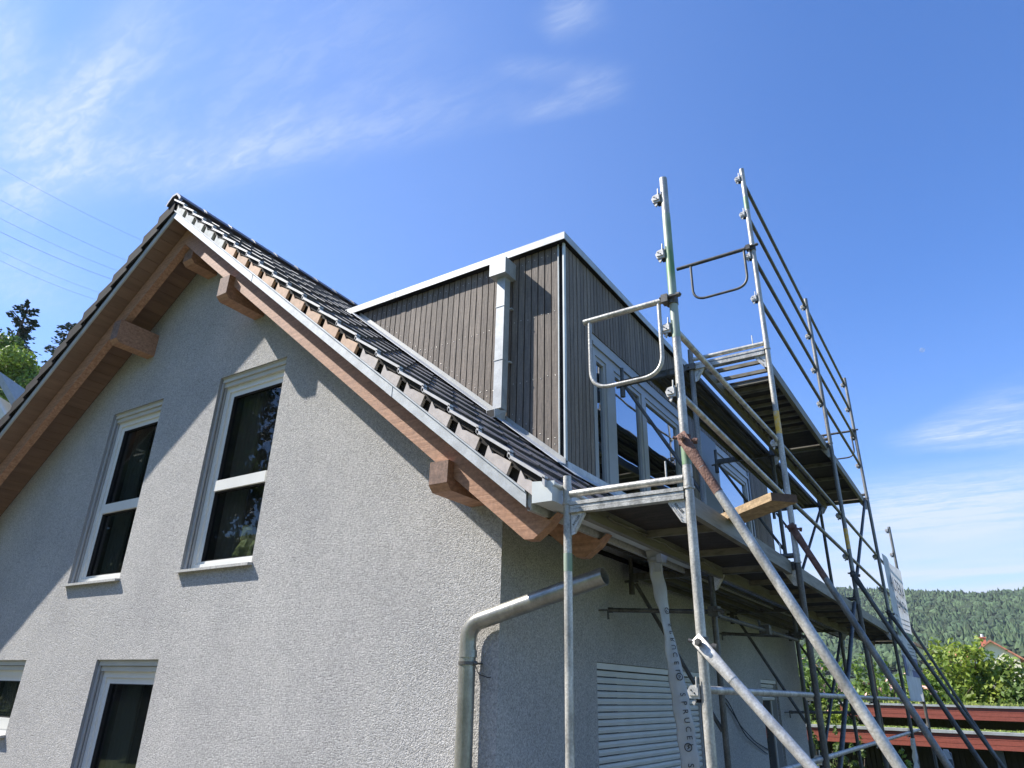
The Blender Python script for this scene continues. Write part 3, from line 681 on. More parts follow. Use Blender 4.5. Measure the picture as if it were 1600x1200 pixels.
m.hexa([onroof(0.031, DY0-0.12, 0.012), onroof(0.17, DY0-0.10, 0.012), onroof(0.17, DY1, 0.012), onroof(0.031, DY1, 0.012), onroof(0.031, DY0-0.12, 0.018), onroof(0.17, DY0-0.10, 0.018), onroof(0.17, DY1, 0.018), onroof(0.031, DY1, 0.018)])
m.box(0.0, 0.045, DY0+0.01, DY1, 1.68, 1.79)
obj('flashing', m, ['lead', 'zinc_dull'], house)
# hopper and downspout on the dormer
m = MB(); m.box(-0.715, -0.525, DY0-0.195, DY0-0.001, 3.765, 3.945)
hp = obj('rain_hopper', m, 'zinc', house)
m = MB(); px0, px1, py0, py1 = -0.665, -0.572, DY0-0.125, DY0-0.030
m.box(px0, px1, py0, py1, 2.36, 3.764)
m.hexa([(px0-0.03, py0-0.055, 2.255), (px1-0.03, py0-0.055, 2.255), (px1-0.02, py1, 2.275), (px0-0.02, py1, 2.275), (px0-0.03, py0-0.055, 2.335), (px1-0.03, py0-0.055, 2.335), (px1, py1, 2.359), (px0, py1, 2.359)])
for z in (3.43, 2.85): m.box(px0-0.004, px1+0.004, py0-0.004, py1+0.004, z, z+0.012); m.box(px1, px1+0.03, py1-0.01, py1+0.028, z-0.004, z+0.010)
dsp = obj('downspout', m, 'zinc', house)
m = MB(); m.box(px0-0.025, px1-0.035, py0-0.0565, py0-0.0555, 2.260, 2.330); obj('spout_mouth', m, 'black', dsp)
# dormer windows
def dormer_window(y0, y1, z0, z1, mull, dark=None):
    m = MB(); xf0, xf1 = -0.055, 0.008; fw = 0.085
    m.box(xf0, xf1, y0, y0+fw*0.6, z0, z1); m.box(xf0, xf1, y1-fw, y1, z0, z1); m.box(xf0, xf1, y0+fw*0.6, y1-fw, z1-fw, z1)
    edges = [y0+fw*0.6]
    for a, b in mull: m.box(xf0, xf1, a, b, z0, z1-fw); edges += [a, b]
    edges += [y1-fw]
    # head trim above
    m.box(0.0, 0.026, y0-0.02, y1+0.02, z1+0.002, z1+0.045); m.box(-0.01, 0.010, y0-0.02, y1+0.02, z1+0.050, z1+0.128)
    for i in range(0, len(edges), 2):
        a, b = edges[i], edges[i+1]; s = 0.045
        m.box(xf0+0.01, xf1-0.012, a, a+s, z0, z1-fw); m.box(xf0+0.01, xf1-0.012, b-s, b, z0, z1-fw); m.box(xf0+0.01, xf1-0.012, a+s, b-s, z1-fw-s, z1-fw)
    o = obj('dormer_window', m, 'upvc_shaded', house)
    for i in range(0, len(edges), 2):
        p = MB(); p.box(-0.036, -0.028, edges[i]+0.045, edges[i+1]-0.045, z0, z1-fw-0.045); obj('pane', p, 'coated_pane', o)
dormer_window(1.50, 3.94, 1.76, 3.17, [(1.80, 1.98), (2.70, 2.80)])
dormer_window(5.36, 6.90, 1.76, 3.17, [])
for a, b in ((4.0, 5.33), (6.93, 7.02)):
    m = MB(); m.box(0.0, 0.018, a, b, 1.80, 3.30); obj('window_panel', m, 'post_grey', house)
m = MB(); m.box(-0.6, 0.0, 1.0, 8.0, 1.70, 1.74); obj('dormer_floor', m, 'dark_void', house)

# ================================================================== SCAFFOLD
XI, XO = 0.840, 1.556
YS = dict(A=-0.555, B=1.954, C=4.972, D=7.998, E=10.834)
Z0, Z1, Z2 = -0.87, 1.06, 2.99
scaf = thing('scaffold', (1.2, 5.0, -2.6), 'galvanised steel frame scaffold with timber decks standing along the eave side of the house', 'scaffold')
RT = 0.0242
def part_tube(name, pts, r=RT, m_='galv', parent=None, label=None, n=16, f=None):
    m = MB(); m.tube(fillet(pts, f) if f else pts, r, n); return obj(name, m, m_, parent or scaf, label=label)
def post(x, y, z0, z1, m_='galv', joints=()):
    low = len(joints) and (x, y) != (XO, YS['A'])
    m = MB(); zm = joints[0]-0.001 if low else z0
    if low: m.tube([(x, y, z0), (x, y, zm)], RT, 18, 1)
    m.tube([(x, y, zm), (x, y, z1)], RT, 18)
    for z in joints:
        m.tube([(x, y, z-0.006), (x, y, z+0.006)], RT+0.0065, 18); m.tube([(x, y, z+0.01), (x, y, z+0.11)], RT+0.002, 18)
    # base plate
    m.tube([(x, y, gz(x, y)+0.01), (x, y, z0)], RT*0.8, 12); m.box(x-0.075, x+0.075, y-0.075, y+0.075, gz(x, y), gz(x, y)+0.012)
    o = obj('post', m, [m_, 'galv' if abs(y-YS['A']) < 0.1 else 'galv_dull_shaded'], scaf); h = MB()  # past the first frame, lower lifts have shade put into their colour
    for z in joints: h.tube([(x-RT-0.003, y-0.003, z+0.055), (x+RT+0.003, y+0.003, z+0.055)], 0.006, 8)
    if joints: obj('pin', h, 'black', o)
    return o
jz = Z1-0.055
post(XO, YS['A'], -1.75, Z1+2.005, 'galv', (jz, ))
post(XI-0.013, YS['A'], -1.75, Z1+0.11, 'galv', (jz, ))
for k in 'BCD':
    post(XO, YS[k], -2.2, Z2+2.03, 'galv' if k == 'B' else 'galv_shaded', (jz, Z2-0.06)); post(XI, YS[k], -2.2, Z2+0.11, 'galv_dull_shaded' if k != 'B' else 'galv_shaded', (jz, Z2-0.06))
post(XO, YS['E'], -2.6, Z2+0.04, 'galv_shaded', (jz,)); post(XI, YS['E'], -2.6, Z1+0.11, 'galv_dull_shaded', (jz,))
def band(x, y, z0, z1, m_, name='paint_band'):
    m = MB(); m.tube([(x, y, z0), (x, y, z1)], RT+0.0009, 18, caps=False); obj(name, m, m_, scaf)
band(XO, YS['A'], 1.90, 2.78, 'green_paint'); band(XO, YS['A'], 1.13, 1.24, 'green_paint'); band(XO, YS['B'], 4.50, 4.66, 'green_paint')
band(XO, YS['B'], 2.10, 2.31, 'yellow_paint'); band(XO, YS['C'], 1.62, 1.86, 'yellow_paint'); band(XI-0.013, YS['A'], 0.62, 0.72, 'green_paint')

# crossbars with box channel and pressed gussets
def gusset(x, y, sx, z, parent, lettered):
    m = MB(); t = 0.010
    pts = [(x+sx*0.026, y, z-0.062), (x+sx*0.060, y, z-0.062), (x+sx*0.072, y, z-0.032), (x+sx*0.118, y, z-0.032), (x+sx*0.118, y, z-0.078), (x+sx*0.052, y, z-0.182), (x+sx*0.026, y, z-0.190)]
    m.prism([Vector(p)+Vector((0, -t/2, 0)) for p in pts], (0, t, 0))
    def rib(a, b): m.tube([Vector(a)+Vector((0, -t/2-0.001, 0)), Vector(b)+Vector((0, -t/2-0.001, 0))], 0.0038, 6)
    for k in (0.008, 0.020): rib((x+sx*(0.118-k), y, z-0.040-k*0.3), (x+sx*(0.118-k), y, z-0.078)); rib((x+sx*(0.118-k), y, z-0.078), (x+sx*(0.050), y, z-0.182+k*1.3))
    rib((x+sx*0.030, y, z-0.072), (x+sx*0.064, y, z-0.072))
    g_ = obj('gusset', m, 'galv_bright', parent)
    if lettered:
        ang = math.atan2(0.104, 0.066*1.0)
        T = Matrix.Translation((x+sx*0.060, y-t/2-0.0015, z-0.108)) @ Matrix.Rotation(sx*R(52), 4, (0, 1, 0)).inverted() @ Matrix.Rotation(R(90), 4, 'X')
        text('lettering', 'RINGER', 0.020, T, 'galv_dull_shaded', g_)
def crossbar(k, z, xi=XI, xo=XO, lettered=False, m_='galv'):
    y = YS[k]; m = MB(); m.tube([(xi+RT, y, z), (xo-RT, y, z)], 0.021, 16)
    for dz, h in ((-0.060, 0.020), (-0.082, 0.018), (-0.104, 0.020)): m.box(xi+RT, xo-RT, y-(0.024 if dz != -0.082 else 0.019), y+0.024, z+dz-h/2, z+dz+h/2)
    c = obj('crossbar', m, m_, scaf)
    gusset(xi, y, 1, z-0.05, c, lettered); gusset(xo, y, -1, z-0.05, c, lettered)
    p = MB(); p.tube([(xo-0.12, y, z+0.015), (xo-0.12, y, z+0.11)], 0.005, 8); obj('pin', p, 'galv_bright', c)
crossbar('A', Z1, XI-0.013, XO, True); 
for k in 'BCDE': crossbar(k, Z1, m_='galv_dull_shaded')
for k in 'BCD': crossbar(k, Z2, lettered=(k == 'B'), m_='galv' if k == 'B' else 'galv_dull_shaded')

# frame decks
def deck(ya, yb, z, open_to=None, xa=XI+0.075, xb=XO-0.045, label=None):
    m = MB(); t = z-0.045
    y0, y1 = ya+0.03, yb-0.03
    s = open_to if open_to else y0
    m.box(xa+0.045, xb-0.045, s, y1-0.01, t-0.016, t-0.004)
    o = obj('deck', m, 'deck_wood', scaf, label=label)
    for x, x2 in ((xa, xa+0.04), (xb-0.04, xb)):
        q = MB(); q.box(x, x2, y0, y1, t-0.105, t); obj('side_rail', q, 'deck_rail', o)
    n = max(3, int((y1-y0)/0.62))
    for i in range(n+1):
        y = y0+(y1-y0)*i/n; q = MB(); q.box(xa+0.04, xb-0.04, y, y+0.028, t-0.062, t-0.0165); obj('cross_member', q, 'deck_rail', o)
    if open_to:
        yy = y0+0.16
        while yy < open_to+1.6: q = MB(); q.box(xa+0.04, xb-0.04, yy, yy+0.035, t-0.050, t-0.018); obj('slat', q, 'deck_rail', o); yy += 0.22
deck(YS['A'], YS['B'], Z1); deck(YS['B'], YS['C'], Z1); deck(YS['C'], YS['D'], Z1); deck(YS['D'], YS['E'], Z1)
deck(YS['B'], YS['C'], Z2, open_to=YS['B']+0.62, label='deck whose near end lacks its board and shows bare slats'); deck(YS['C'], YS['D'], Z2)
# ragged strip of membrane hanging over the first deck's inner rail
m = MB(); pts = []; y = YS['A']+0.25; i = 0
while y < YS['B']-0.1:
    pts.append((XI+0.118+random.uniform(0, 0.012), y, Z1-0.098+random.uniform(-0.012, 0.012))); y += 0.09
m.tube(pts, 0.007, 6); obj('sealing_foam', m, 'deck_rail', scaf)

# inner console decks: two ribbed steel planks per bay
def plank(xa, ya, yb, z):
    m = MB(); w_ = 0.30; ks = 0.69; y0, y1 = ya-0.03, yb+0.02
    prof = [(0, 0), (0, -0.055), (0.018, -0.055), (0.022, -0.012), (0.085, -0.012), (0.092, -0.028), (0.118, -0.028), (0.125, -0.012), (0.175, -0.012), (0.182, -0.028), (0.208, -0.028), (0.215, -0.012), (0.278, -0.012), (0.282, -0.055), (0.30, -0.055), (0.30, 0)]
    m.prism([(xa+px*ks, y0, z+pz) for px, pz in prof], (0, y1-y0, 0)); obj('steel_plank', m, 'deck_steel', scaf)
for za in (Z1-0.055, Z2-0.055):
    for ya, yb in (('B', 'C'), ('C', 'D')):
        for x in ((0.40, 0.612) if za > 2 else (0.17, 0.385, 0.60)): plank(x, YS[ya]-(0.0 if ya == 'B' else -0.02), YS[yb]-0.03, za)
def console(k, z):
    y = YS[k]; m = MB(); zc = z-0.085
    m.beam((0.115, y, zc), (XI-0.02, y, zc), 0.045, 0.06); m.tube([(0.110, y, zc-0.14), (0.110, y, zc+0.17)], 0.019, 14)
    m.tube([(0.110, y, zc-0.15), (0.110, y, zc-0.03)], 0.026, 14); m.box(0.075, 0.145, y-0.03, y+0.03, zc-0.045, zc-0.030)
    c = obj('console_bracket', m, 'galv_dull_shaded', scaf)
    b = MB(); b.tube([(0.15, y+0.004, zc-0.06), (XI-0.02, y+0.004, zc-1.22)], 0.0175, 12); obj('brace', b, 'galv_dull_shaded', c)
    b = MB(); b.tube([(0.045, y, zc-0.035), (0.175, y, zc-0.035)], 0.012, 8); b.box(XI-0.05, XI+0.045, y-0.045, y+0.045, zc-0.03, zc+0.03); b.tube([(XI-0.02, y-0.06, zc), (XI-0.02, y+0.06, zc)], 0.011, 8); obj('coupler', b, 'galv_dull_shaded', c)
for k in 'BCD':
    console(k, Z1); console(k, Z2)

# wedge pockets: one mesh, copied
def pocket_mesh():
    m = MB(); m.prism([(-0.025, -0.026, -0.035), (-0.080, -0.026, -0.030), (-0.090, -0.026, 0.005), (-0.072, -0.026, 0.030), (-0.025, -0.026, 0.036)], (0, 0.048, 0))
    m.box(-0.078, -0.030, -0.034, -0.0265, -0.018, 0.020); m.tube([(-0.036, -0.030, 0.02), (-0.034, -0.030, 0.072)], 0.005, 8)
    m.prism([(-0.055, -0.020, -0.036), (-0.072, -0.020, -0.052), (-0.060, -0.020, -0.066), (-0.046, -0.020, -0.040)], (0, 0.014, 0)); m.box(-0.050, -0.030, -0.012, 0.012, -0.052, -0.034, 1)
    m.ball((-0.066, -0.0345, 0.008), 0.0045, 1); m.ball((-0.050, -0.0345, -0.006), 0.0045, 1)
    return m
wp = obj('wedge_clamp', pocket_mesh(), ['galv_bright', 'black'], scaf); first = [True]
def pocket(x, y, z, s=0.9):
    if first[0]: o = wp; first[0] = False
    else: o = copy_part(wp, scaf, (0, 0, 0))
    o.location = (x, y-0.004, z); o.scale = (s, s, s)
POCK = (0.50, 0.905, 1.425, 1.85)
for dz in POCK: pocket(XO, YS['A'], Z1+dz)
for k in 'BCD':
    for dz in (0.50, 0.98): pocket(XO, YS[k], Z1+dz-0.02)
    for dz in (0.50, 0.98, 1.48, 1.93): pocket(XO, YS[k], Z2+dz-0.02)
for dz in (0.5, 0.98, 1.45, 1.9): pocket(XO, YS['E'], Z1+dz)
for k in 'ABCDE':
    for z in (0.02, -0.40): pocket(XO, YS[k], z)
# guard rails between posts
def rail(ka, za, kb, zb, m_='galv_dull_shaded', r=0.0185):
    x = XO-0.006; y0, y1 = YS[ka]+RT+0.012, YS[kb]-RT-0.010
    m = MB(); m.tube([(x-0.02, y0, za), (x-0.012, y0+0.06, za), (x-0.012, y1-0.06, zb), (x-0.02, y1, zb)], r, 14); obj('guard_rail', m, m_, scaf)
rail('A', Z1+0.92, 'B', Z1+0.98, 'galv'); rail('A', Z1+0.50, 'B', Z1+0.48, 'galv')
for a, b in ('BC', 'CD', 'DE'):
    for dz in (0.98, 0.49): rail(a, Z1+dz, b, Z1+dz, 'galv_shaded')
for a, b in ('BC', 'CD'):
    for dz in (0.50, 0.98, 1.48, 1.92): rail(a, Z2+dz, b, Z2+dz)
for a, b in ('AB', 'BC', 'CD', 'DE'):
    for z in (0.03, -0.39): rail(a, z, b, z, 'galv')
# end guards
def end_guard(k, z, x0, x1, lx0, lx1, drop, m_='galv', label=None):
    y = YS[k]-0.03; m = MB(); m.tube([(x0, y, z), (x1, y, z+0.0)], 0.0185, 14)
    m.tube(fillet([(lx0, y, z), (lx0, y, z-drop), (lx1, y, z-drop), (lx1, y, z)], 0.13, 8), 0.0125, 12)
    g_ = obj('end_guard', m, m_, scaf, label=label)
    c = MB(); c.tube([(x1+0.028, y+0.03, z-0.028), (x1+0.028, y+0.03, z+0.028)], RT+0.012, 14); c.tube([(x1-0.03, y-0.022, z+0.008), (x1+0.10, y-0.012, z+0.004)], 0.008, 8); c.tube([(x1+0.072, y-0.012, z+0.006), (x1+0.092, y-0.012, z+0.005)], 0.017, 6); c.box(x1-0.02, x1+0.02, y-0.03, y+0.03, z-0.025, z+0.025)
    obj('coupler', c, 'galv_dull_shaded', g_)
end_guard('A', 2.150, 0.975, XO-0.035, 1.015, 1.475, 0.475, label='end guard of the near bay, greenish beside its coupler')
end_guard('B', 4.035, 0.79, XO-0.035, 0.935, 1.475, 0.42, 'galv_dull_shaded')
end_guard('D', 4.06, 0.98, XO-0.035, 1.08, 1.50, 0.44, 'galv_dull_shaded')

# raking braces
def raker(k, ztop, xb, zb, rusty=0.0, m_='galv', label=None):
    y = YS[k]-0.045; p = Vector((XO+0.004, y, ztop)); q = Vector((xb, y, zb)); d = (q-p).normalized()
    t = (gz(xb, y)+0.02-zb)/d.z; q = q+d*t if t > 0 else q
    m = MB(); n = 16
    m.tube([p+d*0.20, q], RT, n); o = obj('raking_brace', m, m_, scaf, label=label)
    h = MB(); side = d.cross(Vector((0, 1, 0)))
    # flattened end
    rings = [(p-d*0.03, 0.030, 0.006), (p+d*0.09, 0.030, 0.006), (p+d*0.21, RT+0.001, RT+0.001), (p+d*(rusty if rusty else 0.215), RT+0.001, RT+0.001)]
    vs = []
    for c, a, b in rings:
        for j in range(n):
            an = 2*math.pi*j/n; vs.append(c+side*math.cos(an)*a+Vector((0, 1, 0))*math.sin(an)*b)
    h.add(vs, [(i*n+j, i*n+(j+1) % n, (i+1)*n+(j+1) % n, (i+1)*n+j) for i in range(len(rings)-1) for j in range(n)]+[tuple(range(n))[::-1]], 0, True)
    obj('flattened_end', h, 'rust' if rusty else m_, o)
    b = MB(); b.tube([p+Vector((0, -0.03, 0)), p+Vector((0, 0.05, 0))], 0.011, 8); b.tube([p+Vector((0, -0.022, 0)), p+Vector((0, -0.012, 0))], 0.020, 6)
    b.tube([(XO, y+0.045, ztop-0.025), (XO, y+0.045, ztop+0.028)], RT+0.010, 14); b.tube([(XO-0.05, y-0.0, ztop+0.012), (XO+0.07, y+0.02, ztop-0.02)], 0.009, 8); b.tube([(XO+0.055, y+0.02, ztop-0.018), (XO+0.075, y+0.024, ztop-0.022)], 0.017, 6)
    obj('coupler', b, 'rust' if rusty else 'galv_dull_shaded', o)
raker('A', 1.269, 2.329, -0.245, 0.36, label='raking brace with a rusty upper end at the nearest frame')
raker('B', 1.278, 2.332, -0.398, 0.46, m_='galv_shaded', label='raking brace with a rusty upper end at the second frame')
for k_, a_, b_, c_ in (('C', 1.330, 2.431, -0.579), ('D', 1.198, 2.546, -0.758), ('E', 1.274, 2.491, -0.920)): raker(k_, a_, b_, c_, m_='galv_dull_shaded')
raker('A', 0.235, 1.999, -0.267, 0, 'galv_bright', label='short pale brace with a bolted flat end')
# yellow patch on far brace, facade diagonals
part_tube('facade_brace', [(XO-0.03, YS['D']-0.06, Z2-0.1), (XO-0.03, YS['C']+0.02, Z1+0.02)], 0.0205, 'galv_dull_shaded')
part_tube('facade_brace', [(XO-0.03, YS['C']-0.06, Z1-0.05), (XO-0.03, YS['B']+0.3, -0.72)], 0.0205, 'galv_dull_shaded')
part_tube('facade_brace', [(XI+0.02, YS['D']-0.05, Z2-0.15), (XI+0.02, YS['C']+0.06, Z1+0.05)], 0.0190, 'galv_dull_shaded')
part_tube('facade_brace', [(XI+0.02, YS['D']-0.05, Z1-0.15), (XI+0.02, YS['C']+0.06, Z0+0.05)], 0.0190, 'galv_dull_shaded')
# wall anchors
def anchor(y0, z0, y1, z1):
    m = MB(); p = Vector((0.07, y0+0.03, z0)); q = Vector((XI+0.10, y1, z1)); m.tube([p, q], 0.0185, 12)
    o = obj('wall_anchor', m, 'galv_dull_shaded', scaf); h = MB(); h.tube([(-0.01, y0-0.03, z0-0.004), p], 0.006, 8); d = (q-p).normalized()
    h.tube([p+Vector((0, -0.02, -0.0)), p+Vector((0.0, -0.02, -0.075))], 0.009, 8); h.tube([p-d*0.01, p+d*0.035], 0.023, 10); obj('hook', h, 'galv_dull_shaded', o)
    c = MB(); e = q-d*0.08; c.box(e.x-0.035, e.x+0.05, e.y-0.06, e.y+0.035, e.z-0.035, e.z+0.04); c.tube([e+Vector((0.02, -0.08, 0.01)), e+Vector((0.09, -0.05, 0))], 0.012, 8); obj('coupler', c, 'galv_dull_shaded', o)
anchor(1.52, 0.652, YS['B']-0.05, 0.640); anchor(4.62, 0.69, YS['C']-0.03, 0.66); anchor(7.50, -0.178, YS['D']-0.03, -0.16)
# second anchor crosses between two posts with a mid coupler
m = MB(); m.tube([(XI+0.02, YS['B']+0.04, 0.62), (XI+0.02, YS['C']-0.04, 0.62)], 0.0185, 12); lk = obj('ledger', m, 'galv_dull_shaded', scaf)
m = MB(); m.box(XI-0.03, XI+0.07, 3.44, 3.53, 0.58, 0.67); m.tube([(XI-0.03, 3.49, 0.66), (XI-0.04, 3.49, 0.72)], 0.012, 8); obj('coupler', m, 'galv_dull_shaded', lk)

# ================================================================== THINGS ON AND AROUND THE SCAFFOLD
# loose plank
m = MB(); dirv = Vector((-0.735, 0.678, 0)); sid = Vector((0.678, 0.735, 0)); th = Vector((0, 0, 0.046))
c = Vector((1.862, -0.078, 1.010)); wv = sid*0.165; ln = dirv*1.25
m.hexa([c, c+ln, c+ln+wv, c+wv, c+th, c+ln+th, c+ln+wv+th, c+wv+th])
o = thing('wooden_plank', (1.6, 0.3, 1.01), 'short rough timber plank jutting out over the edge of the lower scaffold deck', 'plank')
b_ = obj('board', m, 'timber', o)
m = MB(); e = -dirv*0.0012; m.hexa([c+e, c, c+wv, c+wv+e, c+th+e, c+th, c+wv+th, c+wv+th+e]); obj('sawn_end', m, 'timber_end', o)

# translucent drain hose printed with a name
hose = thing('drain_hose', (0.88, 1.0, -1.6), 'translucent plastic drain hose printed with black letters hanging from the gutter outlet', 'hose')
ctr = [(0.722, 1.02, 0.955), (0.722, 1.005, 0.90), (0.752, 1.0, 0.70), (0.783, 1.0, 0.48), (0.815, 1.0, 0.256), (0.846, 1.0, 0.012), (0.872, 1.0, -0.217), (0.890, 1.0, -0.43), (0.905, 1.0, -0.8), (0.91, 1.0, -1.4), (0.91, 1.0, -1.75)]
wid = [0.045, 0.05, 0.055, 0.050, 0.054, 0.060, 0.062, 0.062, 0.062, 0.062, 0.062]; twist = [0, 0.1, 0.35, 0.9, 0.45, 0.12, 0.0, -0.1, 0, 0, 0]
def hose_at(t):
    k = min(int(t), len(ctr)-2); f = t-k; a, b = Vector(ctr[k]), Vector(ctr[k+1]); f2 = f*f*(3-2*f)
    return a.lerp(b, f), wid[k]*(1-f2)+wid[k+1]*f2, twist[k]*(1-f2)+twist[k+1]*f2
m = MB(); n = 60; rg = 12
# cross axis faces the camera side (roughly along x with some y)
def axes(tw):
    a = Vector((math.cos(0.45+tw), math.sin(0.45+tw), 0)); return a, Vector((-a.y, a.x, 0))
vs = []
for i in range(n+1):
    c_, w_, tw = hose_at(i*(len(ctr)-1)/n*0.9999); a, b = axes(tw); puck = 1-0.5*max(0, 1-i/4)
    for j in range(rg):
        an = 2*math.pi*j/rg; vs.append(c_+a*math.cos(an)*w_*puck+b*math.sin(an)*(0.010+0.006*math.sin(i*0.9+j)+0.03*max(0, 1-i/5))+a*0.004*math.sin(i*1.3))
m.add(vs, [(i*rg+j, i*rg+(j+1) % rg, (i+1)*rg+(j+1) % rg, (i+1)*rg+j) for i in range(n) for j in range(rg)], 0, True)
tubeo = obj('hose_body', m, 'film', hose)
m = MB(); m.tube([(0.72, 1.02, 0.925), (0.72, 1.02, 0.95)], 0.058, 16); m.box(0.76, 0.80, 0.94, 0.99, 0.905, 0.965); m.box(0.745, 0.79, 0.93, 0.95, 0.84, 0.90); obj('strap', m, 'zinc_dull', hose)
def hose_text(s, t, size, flip=False, off=0.0):
    for i, ch in enumerate(s):
        tt = t+i*size*1.05/0.235
        c_, w_, tw = hose_at(tt); a, b = axes(tw); c2, _, _ = hose_at(tt+0.05); dn = (c2-c_).normalized()
        nrm = a.cross(dn); nrm = nrm if nrm.dot(CAM-c_) > 0 else -nrm
        X = dn; Yv = nrm.cross(X)
        if flip: Yv = -Yv
        c_ = c_+nrm*0.020+a*off
        T = Matrix((X, Yv, X.cross(Yv))).transposed().to_4x4(); T.translation = c_
        if ch == '@':
            q = MB(); ring = [Vector((math.cos(k*math.pi/8)*size*0.42, math.sin(k*math.pi/8)*size*0.42, 0)) for k in range(17)]
            q.tube([T @ p for p in ring], size*0.055, 6); q.tube([T @ Vector(p) for p in ((-size*0.18, -size*0.12, 0), (0, size*0.16, 0), (size*0.18, -size*0.12, 0))], size*0.05, 6)
            obj('printed_mark', q, 'ink', hose)
        elif ch != ' ': text('printed_letter', ch, size, T, 'ink', hose)
hose_text('@ SPRUCEL', 2.62, 0.050, True, 0.012); hose_text('@ SPRUCEL', 4.55, 0.052, False, 0.016); hose_text('@ SPRUCEL', 6.45, 0.056, False, 0.0)

# advertising banner in the last bay
ban = thing('advertising_banner', (XO+0.04, 9.6, -2.6), 'long white banner with dark lettering and a blue band in the far scaffold bay', 'banner')
m = MB(); xx = XO+0.03; ya, yb = 8.20, 10.82; n = 16
def bz(y, f): 
    t = (y-ya)/(yb-ya); return (2.10+0.10*t)*(1-f)+0.01*f
def bquad(m, y0, y1, f0, f1, off, mi=0, nn=10):
    vs = []; 
    for i in range(nn+1):
        y = y0+(y1-y0)*i/nn
        for f in (f0, f1): vs.append((xx+off+0.02*math.sin(y*3.1+f*2), y, bz(y, f)))
    m.add(vs, [(2*i, 2*i+1, 2*i+3, 2*i+2) for i in range(nn)], mi)
bquad(m, ya, yb, 0, 1, 0, 0, 20); bn = obj('mesh_fabric', m, 'banner_white', ban)
m = MB(); bquad(m, ya+0.05, yb-0.05, 0.70, 0.835, 0.004); obj('blue_band', m, 'banner_blue', ban)
m = MB(); bquad(m, ya+0.05, yb-0.05, 0.515, 0.565, 0.004); obj('green_band', m, 'banner_green', ban)
def btext(s, y, f, size, m_='banner_grey', sx=1.0):
    T = Matrix.Translation((xx+0.03, y, bz(y, f))) @ Matrix.Rotation(R(90), 4, 'Z') @ Matrix.Rotation(R(90), 4, 'X') @ Matrix.Diagonal((sx, 1, 1, 1))
    text('banner_lettering', s, size, T, m_, ban)
btext('ALTERA', 9.45, 0.20, 0.30, 'ink', 1.9); btext('DACH', 9.6, 0.33, 0.26, 'ink', 1.9)
for i, f in enumerate((0.42, 0.455, 0.49, 0.60, 0.625, 0.65, 0.675)):
    m = MB(); bquad(m, ya+0.25, yb-0.3-0.15*(i % 3), f, f+0.007, 0.006); obj('banner_line', m, 'banner_grey', ban)
btext('bauteam.de', 9.5, 0.765, 0.20, 'banner_white', 1.8)

# small loose film under the far rails
m = MB(); vs = []
for i in range(9):
    z = -0.45-i*0.11; w_ = 0.10+0.05*i*0.6
    for j in range(5): vs.append((XO+0.02+0.03*math.sin(i*1.3+j*1.9), YS['D']-0.35+(j-2)/4*w_*2.2, z))
m.add(vs, [(i*5+j, i*5+j+1, (i+1)*5+j+1, (i+1)*5+j) for i in range(8) for j in range(4)], 0, True)
tag(obj('plastic_sheet', m, 'film'), 'crumpled strip of clear plastic sheet hanging below the lower guard rail', 'plastic sheet')

# electric cable stubs on the wall
m = MB()
m.tube(fillet([(0.004, 4.55, 0.02), (0.02, 4.75, -0.02), (0.035, 5.10, -0.30), (0.03, 5.7, -0.50), (0.02, 6.35, -0.62)], 0.12, 5), 0.006, 6); m.tube(fillet([(0.004, 4.56, 0.015), (0.03, 4.95, -0.2), (0.05, 5.25, -0.42), (0.03, 5.8, -0.56), (0.02, 6.25, -0.66)], 0.12, 5), 0.006, 6)
cb = thing('wall_cable', (0.01, 5.2, -0.3), 'two thin black cable ends dangling from the shaded side wall', 'cable'); obj('cable', m, 'cable', cb)

